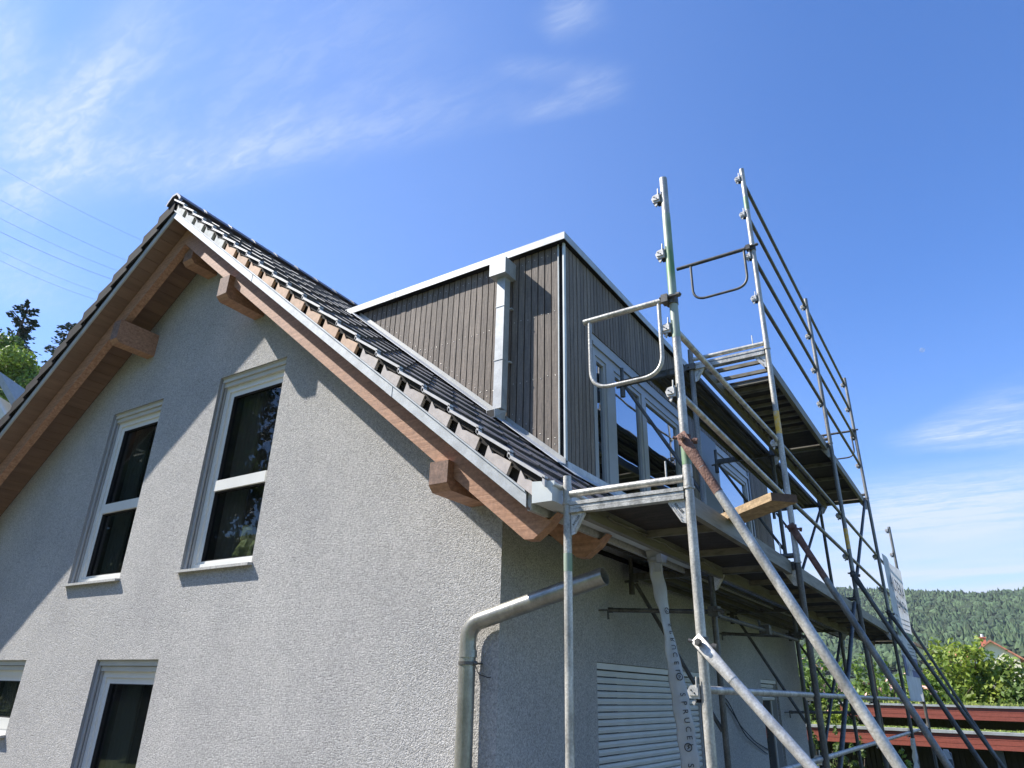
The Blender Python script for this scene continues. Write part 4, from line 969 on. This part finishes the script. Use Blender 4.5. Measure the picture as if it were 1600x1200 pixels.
# ================================================================== BACKGROUND
# ---- carports
def carport(name, px, py, x_len, top, depth, fh, label, rot=0.0, legs=3.0, gh=1.0):
    o = thing(name, (px, py, top-2.4), label, 'carport')
    def W(x, y, z): return (px+x*math.cos(rot)-y*math.sin(rot), py+x*math.sin(rot)+y*math.cos(rot), z)
    def hb(m, x0, x1, y0, y1, z0, z1, mi=0): m.hexa([W(x0, y0, z0), W(x1, y0, z0), W(x1, y1, z0), W(x0, y1, z0), W(x0, y0, z1), W(x1, y0, z1), W(x1, y1, z1), W(x0, y1, z1)], mi)
    m = MB(); f3 = fh/3
    for i in range(3): hb(m, 0, x_len, 0.0, 0.03, top-0.06-(i+1)*f3+0.006, top-0.06-i*f3)
    for i in range(3): hb(m, 0.0, 0.03, 0.035, depth, top-0.06-(i+1)*f3+0.006, top-0.06-i*f3)
    obj('fascia', m, 'fascia_red', o)
    m = MB(); hb(m, -0.03, x_len, -0.03, 0.14, top-0.052, top); obj('roof_edge', m, 'zinc', o)
    m = MB(); hb(m, 0.04, x_len, 0.16, depth, top-fh-0.02, top-0.02); obj('roof_slab', m, 'earth', o)
    m = MB()
    y = legs-0.3
    x = 0.1
    while x < x_len: hb(m, x, x+0.085, y, y+0.03, top-2.6, top-fh-0.03); x += 0.10
    hb(m, 0, x_len, y+0.035, y+0.06, top-2.6, top-fh-0.03); obj('slatted_wall', m, 'slat_dark', o)
    for x in (0.5, x_len*0.36, x_len*0.7):
        m = MB(); hb(m, x, x+0.14, 0.3, 0.44, top-2.9, top-fh-0.021); obj('post', m, 'post_grey', o)
    # green roof
    m = MB()
    for i in range(5200):
        x = random.uniform(0, x_len); y = random.uniform(0.15, depth); h = gh*random.uniform(0.03, 0.10)*(1.6 if random.random() < 0.1 else 1); w_ = random.uniform(0.03, 0.07); a = random.uniform(0, 3.14)
        dx, dy = math.cos(a)*w_, math.sin(a)*w_; z = top-0.02
        m.add([W(x-dx, y-dy, z), W(x+dx, y+dy, z), W(x+dx*.3+random.uniform(-.04, .04), y+dy*.3, z+h)], [(0, 1, 2)])
    hb(m, 0.04, x_len, 0.15, depth, top-0.0195, top-0.004)
    obj('green_roof', m, 'sedum', o, kind='stuff')
carport('carport', -1.05, 18.2, 14.0, -0.045, 6.0, 0.28, 'farther carport with red brown fascia boards and a flat planted roof, behind the lower one', R(0.3))
carport('carport', -1.6, 13.7, 11.0, -0.50, 1.4, 0.26, 'nearer and lower carport with red brown fascia boards and a flat planted roof', R(-1.0), 1.35, 0.35)
# lamp in front of the dark carport wall
o = thing('garden_lamp', (1.82, 9.6, -3.3), 'slim grey lamp post with a slanted cap in front of the dark carport wall', 'lamp')
m = MB(); m.prism([(1.785, 9.55, -3.35), (1.885, 9.55, -3.35), (1.885, 9.55, -0.70), (1.82, 9.55, -0.66), (1.795, 9.55, -0.66)], (0, 0.08, 0)); obj('pole', m, 'post_grey', o)
m = MB(); m.hexa([(1.785, 9.545, -0.78), (1.885, 9.545, -0.78), (1.885, 9.635, -0.78), (1.785, 9.635, -0.78), (1.785, 9.545, -0.655), (1.85, 9.545, -0.655), (1.85, 9.635, -0.655), (1.785, 9.635, -0.655)]); obj('cap', m, 'siding', o)
m = MB(); m.tube([(1.755, 9.58, -0.82), (1.755, 9.58, -0.69)], 0.022, 12); obj('lamp_head', m, 'upvc', o)
# bench
o = thing('garden_bench', (1.2, 10.6, -3.3), 'dark slatted garden bench in front of the lower carport', 'bench')
m = MB()
for i in range(4): m.box(0.6, 1.75, 10.55, 10.58, -1.22-i*0.11, -1.15-i*0.11)
obj('backrest', m, 'post_grey', o); m = MB()
for i in range(3): m.box(0.6, 1.75, 10.10+i*0.14, 10.21+i*0.14, -1.72, -1.69)
obj('seat', m, 'post_grey', o)
for x in (0.64, 1.66):
    m = MB(); m.box(x, x+0.06, 10.12, 10.18, gz(x, 10.1), -1.73); m.box(x, x+0.06, 10.49, 10.545, gz(x, 10.5), -1.15); obj('leg', m, 'post_grey', o)

# ---- foliage
def leaves(m, c, rad, n, size, mi=0, squash=1.0, shell=0.45, up=0.3):
    c = Vector(c)
    for i in range(n):
        while True:
            d = Vector((random.gauss(0, 1), random.gauss(0, 1), random.gauss(0, 1)))
            if d.length > 0.1: break
        d.normalize(); rr_ = (shell+(1-shell)*random.random()**0.6)
        p = c+Vector((d.x*rad[0], d.y*rad[1], d.z*rad[2]))*rr_
        s = size*random.uniform(0.6, 1.35)
        nrm = (d+Vector((random.uniform(-1, 1), random.uniform(-1, 1), random.uniform(-1, 1)+up))).normalized()
        a = nrm.cross(Vector((random.uniform(-1, 1), random.uniform(-1, 1), random.uniform(-1, 1)))).normalized(); b = nrm.cross(a)
        m.add([p-a*s*0.5, p+b*s*0.28, p+a*s*0.55, p-b*s*0.28+nrm*s*0.08], [(0, 1, 2, 3)], mi)
def shrub(name, x, y, z0, h, r, leaf, n, size, label, cat, group=None, clumps=16, bloss=0, trunk=True, wide=None):
    o = thing(name, (x, y, z0), label, cat, group)
    if trunk:
        t = MB(); t.tube([(x, y, z0-0.3), (x+0.05, y, z0+h*0.3), (x-0.05, y+0.1, z0+h*0.75)], 0.08, 8, radii=[0.06*r, 0.045*r, 0.02*r])
        for i in range(5):
            a = random.uniform(0, 6.28); t.tube([(x, y, z0+h*random.uniform(0.2, 0.4)), (x+math.cos(a)*r*0.5, y+math.sin(a)*r*0.5, z0+h*0.65), (x+math.cos(a)*r*0.75, y+math.sin(a)*r*0.75, z0+h*0.85)], 0.03, 6, radii=[0.035*r, 0.02*r, 0.008])
        obj('trunk', t, 'bark', o)
    m = MB()
    for i in range(clumps):
        a = random.uniform(0, 6.28); q = math.sqrt(random.random())*0.75; hh = random.uniform(0.18, 0.86)
        k = (1-0.45*abs(hh-0.45)*2)
        cx_, cy_ = x+math.cos(a)*q*(wide or r)*k, y+math.sin(a)*q*r*k
        cr = r*random.uniform(0.26, 0.45)
        leaves(m, (cx_, cy_, z0+h*hh), (cr, cr, cr*0.75), n//clumps, size)
        if bloss: leaves(m, (cx_, cy_, z0+h*hh), (cr*1.05, cr*1.05, cr*0.8), bloss//clumps, size*0.9, 1, shell=0.9)
    for i in range(int(clumps*0.7)):                     # loose shoots breaking the outline
        a = random.uniform(0, 6.28); sx, sy = x+math.cos(a)*(wide or r)*0.6, y+math.sin(a)*r*0.6
        leaves(m, (sx, sy, z0+h*random.uniform(0.85, 1.04)), (r*0.10, r*0.10, r*0.26), max(8, n//clumps//9), size)
    obj('crown', m, [leaf, 'blossom'] if bloss else leaf, o)
# hedge row behind the carports: px position -> world x at that depth
def at(u, dist):     # horizontal ground position seen at column u of the photo, at a given distance
    d = fwd+rr*(u-800)/1079.6-uu*(1080-600)/1079.6; d.z = 0; d.normalize(); return CAM.x+d.x*dist, CAM.y+d.y*dist
GH = 'shrubs in the row behind the carports'
specs = [(1262, 25, 2.9, 1.9, 'leaf_apple', 250, 'dark leafy shrub with pink blossom right behind the corner of the house'),
         (1318, 27, 3.2, 1.9, 'leaf_apple', 500, 'apple tree with pinkish blossom seen between the scaffold posts just right of the house'),
         (1375, 28, 3.4, 2.1, 'leaf_apple', 800, 'apple tree dotted with salmon blossom behind the banner'),
         (1432, 28, 2.3, 1.8, 'leaf_apple', 500, 'low dark green shrub with blossom between banner and yellow green bush'),
         (1475, 29, 2.7, 1.7, 'leaf_lime', 0, 'yellow green bush in front of the red roofed house, left of the tallest one'),
         (1522, 29.5, 3.2, 2.0, 'leaf_lime', 0, 'tall yellow green bush hiding the foot of the cream gable'),
         (1560, 28, 2.1, 1.7, 'leaf_apple', 0, 'dark green bush low in front of the tall yellow green one'),
         (1590, 29, 2.9, 1.8, 'leaf_mid', 0, 'mid green bush at the right end of the row'),
         (1640, 29, 3.1, 2.0, 'leaf_mid', 0, 'mid green bush cut by the right edge of the picture')]
for i, (u, dist, h, r, lf, bl, lb) in enumerate(specs):
    x, y = at(u, dist); hk = 0.98 if i < 4 else 0.60; shrub('shrub', x, y, gz(x, y)+0.05, h*hk, r*0.95, lf, 4200, 0.17, lb, 'shrub', GH, 16, bl)
# grass verge in front of the shrubs (above the far carport roof)
m = MB()
for i in range(7000):
    x = random.uniform(-6.5, 9); y = random.uniform(24.6, 27.5); z = gz(x, y); h = random.uniform(0.15, 0.45); w_ = 0.03; a = random.uniform(0, 3.14)
    m.add([(x-w_*math.cos(a), y-w_*math.sin(a), z), (x+w_*math.cos(a), y+w_*math.sin(a), z), (x+random.uniform(-.12, .12), y, z+h)], [(0, 1, 2)])
obj('tall_grass', m, 'blade', kind='stuff')
# near shrubs, seen low between the posts
x, y = at(1303, 20.5); shrub('shrub', x, y, -1.6, 1.55, 0.5, 'leaf_lime', 1500, 0.10, 'small bright lime bush above the lower carport roof', 'shrub', None, 10, 0, False)
x, y = at(1279, 16.8); shrub('shrub', x, y, gz(x, y)+0.1, -0.72-gz(x, y), 0.42, 'leaf_mid', 2600, 0.075, 'upright leafy shrub beside the back corner of the house', 'shrub', None, 16)
x, y = at(1312, 17.0); shrub('shrub', x, y, gz(x, y)+0.1, -0.85-gz(x, y), 0.42, 'leaf_mid', 2200, 0.075, 'second leafy shrub behind the scaffold posts, right of the one at the corner', 'shrub', None, 14)
x, y = at(1380, 15.5); shrub('shrub', x, y, gz(x, y)+0.1, -0.95-gz(x, y), 0.42, 'leaf_lime', 1500, 0.085, 'bright green bush under the large raking brace', 'shrub', None, 12)

# ---- red roofed house
def far_house(x, y, z, label):
    o = thing('house', (x, y, z), label, 'house')
    m = MB(); m.box(x-2.5, x+2.5, y, y+9, z, z+5.7); m.prism([(x-2.5, y, z+5.7), (x+2.5, y, z+5.7), (x, y, z+7.5)], (0, 9, 0)); obj('wall', m, 'plaster_cream', o)
    m = MB(); m.prism([(x, y-0.5, z+7.52), (x+3.0, y-0.5, z+5.36), (x+3.0, y-0.5, z+5.58), (x, y-0.5, z+7.74)], (0, 10, 0)); m.prism([(x, y-0.5, z+7.74), (x-3.0, y-0.5, z+5.58), (x-3.0, y-0.5, z+5.36), (x, y-0.5, z+7.52)], (0, 10, 0)); rf = obj('roof', m, 'roof_red', o)
    m = MB(); m.box(x-1.0, x-0.4, y+1, y+1.7, z+6.8, z+8.05); m.box(x-1.1, x-0.3, y+0.9, y+1.8, z+8.051, z+8.15); obj('chimney', m, 'roof_red', rf); m = MB(); m.tube([(x-0.7, y+1.3, z+8.15), (x-0.7, y+1.3, z+8.5)], 0.16, 10); obj('chimney_cowl', m, 'upvc', rf)
    m = MB(); m.box(x-4.6, x-2.501, y+1, y+7, z, z+5.0); obj('wing_wall', m, 'plaster_cream', o)
    m = MB(); m.prism([(x-4.9, y+0.4, z+4.9), (x-4.9, y+4, z+6.7), (x-4.9, y+4, z+6.9), (x-4.9, y+0.4, z+5.1)], (3.2, 0, 0)); m.prism([(x-4.9, y+4, z+6.7), (x-4.9, y+7.6, z+4.9), (x-4.9, y+7.6, z+5.1), (x-4.9, y+4, z+6.9)], (3.2, 0, 0)); obj('wing_roof', m, 'roof_red', o)
    for k in (-1.4, 0.7):
        m = MB(); m.box(x+k, x+k+0.9, y-0.03, y-0.002, z+3.6, z+4.9); wn = obj('window', m, 'upvc', o); m = MB(); m.box(x+k+0.08, x+k+0.82, y-0.04, y-0.031, z+3.68, z+4.82); obj('pane', m, 'pane', wn)
x, y = at(1566, 105); far_house(x, y, -0.75, 'distant cream gabled house with red tiled roofs and chimney above the hedge')
# second roof, mostly hidden
x, y = at(1458, 62); o = thing('shed', (x, y, -1), 'low brown roofed shed half hidden by the shrubs at the foot of the wooded hill', 'shed')
m = MB(); m.box(x-1.6, x+1.6, y, y+4, -1.2, 2.1); obj('wall', m, 'bark', o); m = MB(); m.prism([(x-2.6, y-0.4, 5.0), (x+2.2, y-0.4, 2.3), (x+2.2, y-0.4, 2.5), (x-2.6, y-0.4, 5.2)], (0, 5, 0)); obj('roof', m, 'bark', o)

# ---- hill with forest
def hz_(x, y):
    def ss(a, b, t):
        t = max(0, min(1, (t-a)/(b-a))); return t*t*(3-2*t)
    d = y
    return 1.5+70*ss(150, 650, d)*(1-0.00030*(x+80)-0.05*math.sin(x*0.013+1))+1.5*math.sin(x*0.05+d*0.03)
hm = MB(); nx, ny = 40, 26; X0, X1, Y0, Y1 = -520, 320, 105, 900
hm.add([(X0+(X1-X0)*i/nx, Y0+(Y1-Y0)*j/ny, hz_(X0+(X1-X0)*i/nx, Y0+(Y1-Y0)*j/ny)-(0 if j else 6)) for j in range(ny+1) for i in range(nx+1)], [(j*(nx+1)+i, j*(nx+1)+i+1, (j+1)*(nx+1)+i+1, (j+1)*(nx+1)+i) for j in range(ny) for i in range(nx)], 0, True)
obj('hill', hm, 'forest', kind='structure')
m = MB(); sn = MB()
for i in range(16000):
    t = random.random()**0.7; y = 235+t*430; u = random.uniform(-0.33, 0.09); x = CAM.x+u*(y+4)
    z = hz_(x, y); h = random.uniform(4.0, 7.5)*(1+0.35*(y > 590)*random.random()*1.6); r = h*random.uniform(0.24, 0.40)
    if -0.012 < u < 0.012 and 560 < y < 640 and random.random() < 0.6:
        sn.tube([(x, y, z), (x+random.uniform(-.3, .3), y, z+h*0.8)], 0.22, 3, caps=False); continue
    tiers = 3; vs = []; fs = []; s = 6; a0 = random.uniform(0, 6)
    if random.random() < 0.45:                     # rounded broadleaf or pine crown among the firs
        h *= 0.8; r *= 1.25; prof_ = ((0.2, 0.6), (0.45, 1.0), (0.75, 0.85), (0.95, 0.35))
        for zf, rf_ in prof_:
            for j in range(s):
                a = a0+2*math.pi*j/s; k = r*rf_*random.uniform(0.75, 1.25); vs.append((x+math.cos(a)*k, y+math.sin(a)*k, z+h*(zf+random.uniform(-.06, .06))))
        m.add(vs+[(x, y, z+h)], [(q*s+j, q*s+(j+1) % s, (q+1)*s+(j+1) % s, (q+1)*s+j) for q in range(3) for j in range(s)]+[(3*s+j, 3*s+(j+1) % s, 4*s) for j in range(s)]); continue
    for q in range(tiers):
        zb = z+h*(0.12+0.26*q); zt = z+h*(0.55+0.225*q); rb = r*(1-0.27*q); o_ = len(vs)
        for j in range(s):
            a = a0+q+2*math.pi*j/s; k = rb*random.uniform(0.6, 1.25); vs.append((x+math.cos(a)*k, y+math.sin(a)*k, zb+random.uniform(-.08, .08)*h))
        vs.append((x+random.uniform(-.2, .2), y, min(zt, z+h))); fs += [(o_+j, o_+(j+1) % s, o_+s) for j in range(s)]
    m.add(vs, fs)
obj('forest', m, 'forest', kind='stuff'); obj('bare_trunks', sn, 'snag', kind='stuff')

# ---- left side: conifers, broadleaf, neighbour house, power lines
def ray(u, v): return (fwd+rr*(u-800)/1079.6-uu*(v-600)/1079.6).normalized()
def conifer(u, v, dist, h, label, n=2600, rad=None):
    p = CAM+ray(u, v)*dist; o = thing('conifer', (p.x, p.y, gz(p.x, p.y)), label, 'tree', 'conifers beyond the left roof edge')
    zt = p.z; t = MB(); t.tube([(p.x, p.y, gz(p.x, p.y)), (p.x, p.y, zt-h*0.5), (p.x, p.y, zt)], 0.2, 8, radii=[0.35, 0.16, 0.03]); obj('trunk', t, 'bark', o)
    m = MB(); br = MB(); rad = rad or h*0.22; z = zt
    while z > zt-h:
        f = (zt-z)/h; L__ = rad*(0.12+f**0.75)*random.uniform(0.7, 1.1)
        for b in range(random.randint(3, 5)):
            a = random.uniform(0, 6.28); ll = L__*random.uniform(0.55, 1.15); dr = -0.12*ll
            e = Vector((p.x+math.cos(a)*ll, p.y+math.sin(a)*ll, z+dr+random.uniform(0, .25))); s = Vector((p.x, p.y, z))
            br.tube([s, e], 0.03, 4, caps=False, radii=[0.04, 0.012])
            k = int(60*(0.4+f)*ll/rad*n/2600)+14
            for q in range(k):
                w_ = random.random()**0.7; c = s.lerp(e, w_)+Vector((random.gauss(0, .10)*ll*.6, random.gauss(0, .10)*ll*.6, random.gauss(0, .07)-0.06))
                sz = random.uniform(0.10, 0.26); d = Vector((math.cos(a)+random.uniform(-.7, .7), math.sin(a)+random.uniform(-.7, .7), random.uniform(-.5, .3))).normalized()
                nn = d.cross(Vector((random.uniform(-1, 1), random.uniform(-1, 1), random.uniform(-1, 1)))).normalized()
                m.add([c, c+d*sz*0.5+nn*sz*0.28, c+d*sz, c+d*sz*0.5-nn*sz*0.28], [(0, 1, 2, 3)])
        z -= random.uniform(0.18, 0.34)
    obj('branch', br, 'bark', o); obj('crown', m, 'needle', o)
conifer(44, 478, 38, 9.0, 'tall dark conifer with a ragged crown rising beyond the left roof edge', 5200, 2.0)
conifer(112, 508, 42, 7.0, 'dark conifer tip just showing over the left roof edge', 2200, 2.2)
conifer(-6, 520, 42, 8.0, 'dark conifer cut by the left edge of the picture', 2600, 2.6)
def broad(u, v, dist, r, leaf, n, label, size=0.22, drop=7):
    p = CAM+ray(u, v)*dist; g0 = gz(p.x, p.y); o = thing('broadleaf_tree', (p.x, p.y, g0), label, 'tree', 'broadleaf trees beyond the left roof edge')
    t = MB(); t.tube([(p.x, p.y, g0), (p.x+.2, p.y, p.z-r), (p.x, p.y, p.z)], 0.2, 8, radii=[0.3, 0.2, 0.05]); obj('trunk', t, 'bark', o)
    m = MB()
    for i in range(18):
        d = Vector((random.gauss(0, 1), random.gauss(0, 1), random.gauss(0, .8))).normalized()*r*random.uniform(0.3, 0.8); cr = r*random.uniform(0.28, 0.42)
        leaves(m, p+d, (cr, cr, cr*0.75), n//18, size)
    obj('crown', m, leaf, o)
broad(22, 615, 30, 1.7, 'leaf_bright', 17000, 'bright green leafy tree above the corner of the neighbouring house', 0.14)
broad(-12, 575, 36, 1.5, 'leaf_apple', 9000, 'darker leafy tree between the bright tree and the conifer', 0.17)
broad(75, 640, 36, 1.5, 'leaf_dark', 6000, 'dark leafy tree at the foot of the tall conifer', 0.22)

p0 = CAM+ray(-40, 660)*22; o = thing('house', (p0.x, p0.y, -1.6), 'pale sided neighbouring house of which only a roof corner shows at the left', 'house')
a = CAM+ray(-6, 592)*22; b = CAM+ray(19, 636)*22; c = b+(b-a)*3.0; bk = Vector((-0.6, 0.8, 0)).normalized()*8
m = MB(); nrm = (b-a).normalized(); wl = Vector((0, 0, -0.35)); 
m.prism([a+wl, c+wl, Vector((c.x, c.y, -1.6)), Vector((a.x-3, a.y, -1.6)), Vector((a.x-3, a.y, a.z-1.6))], bk); obj('wall', m, 'siding', o)
m = MB(); e = Vector((0, 0, 0.22)); m.prism([a, c, c+e, a+e], bk+Vector((0, 0, 0))); obj('roof', m, 'zinc_dull', o)

lines = [((0, 262), (212, 371), 'uppermost and faintest of the thin power lines crossing the sky at the left', 0.006), ((0, 312), (190, 404), 'second thin power line from the top at the left', 0.007), ((0, 341), (178, 421), 'third thin power line from the top at the left', 0.007),
         ((0, 362), (168, 434), 'fourth power line from the top at the left, the darkest of them', 0.010), ((0, 392), (152, 456), 'fifth thin power line from the top at the left', 0.006), ((0, 407), (143, 466), 'lowest of the thin power lines at the left', 0.007)]
for (q0, q1, lb, r) in lines:
    A_ = CAM+ray(*q0)*46; B_ = CAM+ray(*q1)*50; d = B_-A_; pts = []
    for i in range(25):
        t = -1.2+3.0*i/24; pts.append(A_+d*t+Vector((0, 0, 0.9*(t-0.0)*(t-1.0)*0.5)))
    m = MB(); m.tube(pts, r, 5, caps=False); tag(obj('power_line', m, 'wire_metal'), lb, 'power line', 'power lines at the left')

# ---- trees behind the viewer, which the window panes mirror
for i, (x, y, h, r, lf) in enumerate(((-24, -11, 12, 4.6, 'leaf_dark'), (-31, -15, 14, 5.5, 'leaf_mid'), (-36, -8, 15, 5.5, 'leaf_dark'), (-20, -20, 12, 5, 'leaf_apple'), (-40, -22, 17, 7, 'leaf_dark'), (-27, -27, 15, 6.5, 'leaf_dark'), (-46, -13, 18, 7, 'leaf_dark'), (-10, -34, 14, 6, 'leaf_mid'))):
    where = ('nearest to the left end of the house', 'second from the house', 'farthest out beside the neighbouring garden', 'pale and lowest of its row', 'tallest and widest', 'dense and dark at the middle', 'on top of the bank', 'alone at the right')[i]
    shrub('tree', x, y, gz(x, y), h, r, lf, 5200, 0.6, 'garden tree behind the viewer, '+where, 'tree', None, 18)

# ---- moon
p = CAM+ray(1441, 547)*3000; m = MB(); m.ball(p, 9, n=16); tag(obj('moon', m, 'moon'), 'pale half moon low in the blue sky at the right', 'moon')

# ---- haze: the air between the garden and the wooded hill
m = MB(); m.box(-700, 500, -120, 930, -4.5, 130)
hb = obj('haze', m, 'moon', kind='stuff'); hm_ = bpy.data.materials.new('haze'); hm_.use_nodes = True; nt = hm_.node_tree; nt.nodes.clear()
o_ = nt.nodes.new('ShaderNodeOutputMaterial'); v_ = nt.nodes.new('ShaderNodeVolumePrincipled'); v_.inputs['Density'].default_value = 0.00018; v_.inputs['Color'].default_value = (0.85, 0.9, 0.97, 1); v_.inputs['Anisotropy'].default_value = 0.2
nt.links.new(v_.outputs[0], o_.inputs['Volume']); hb.data.materials[0] = hm_
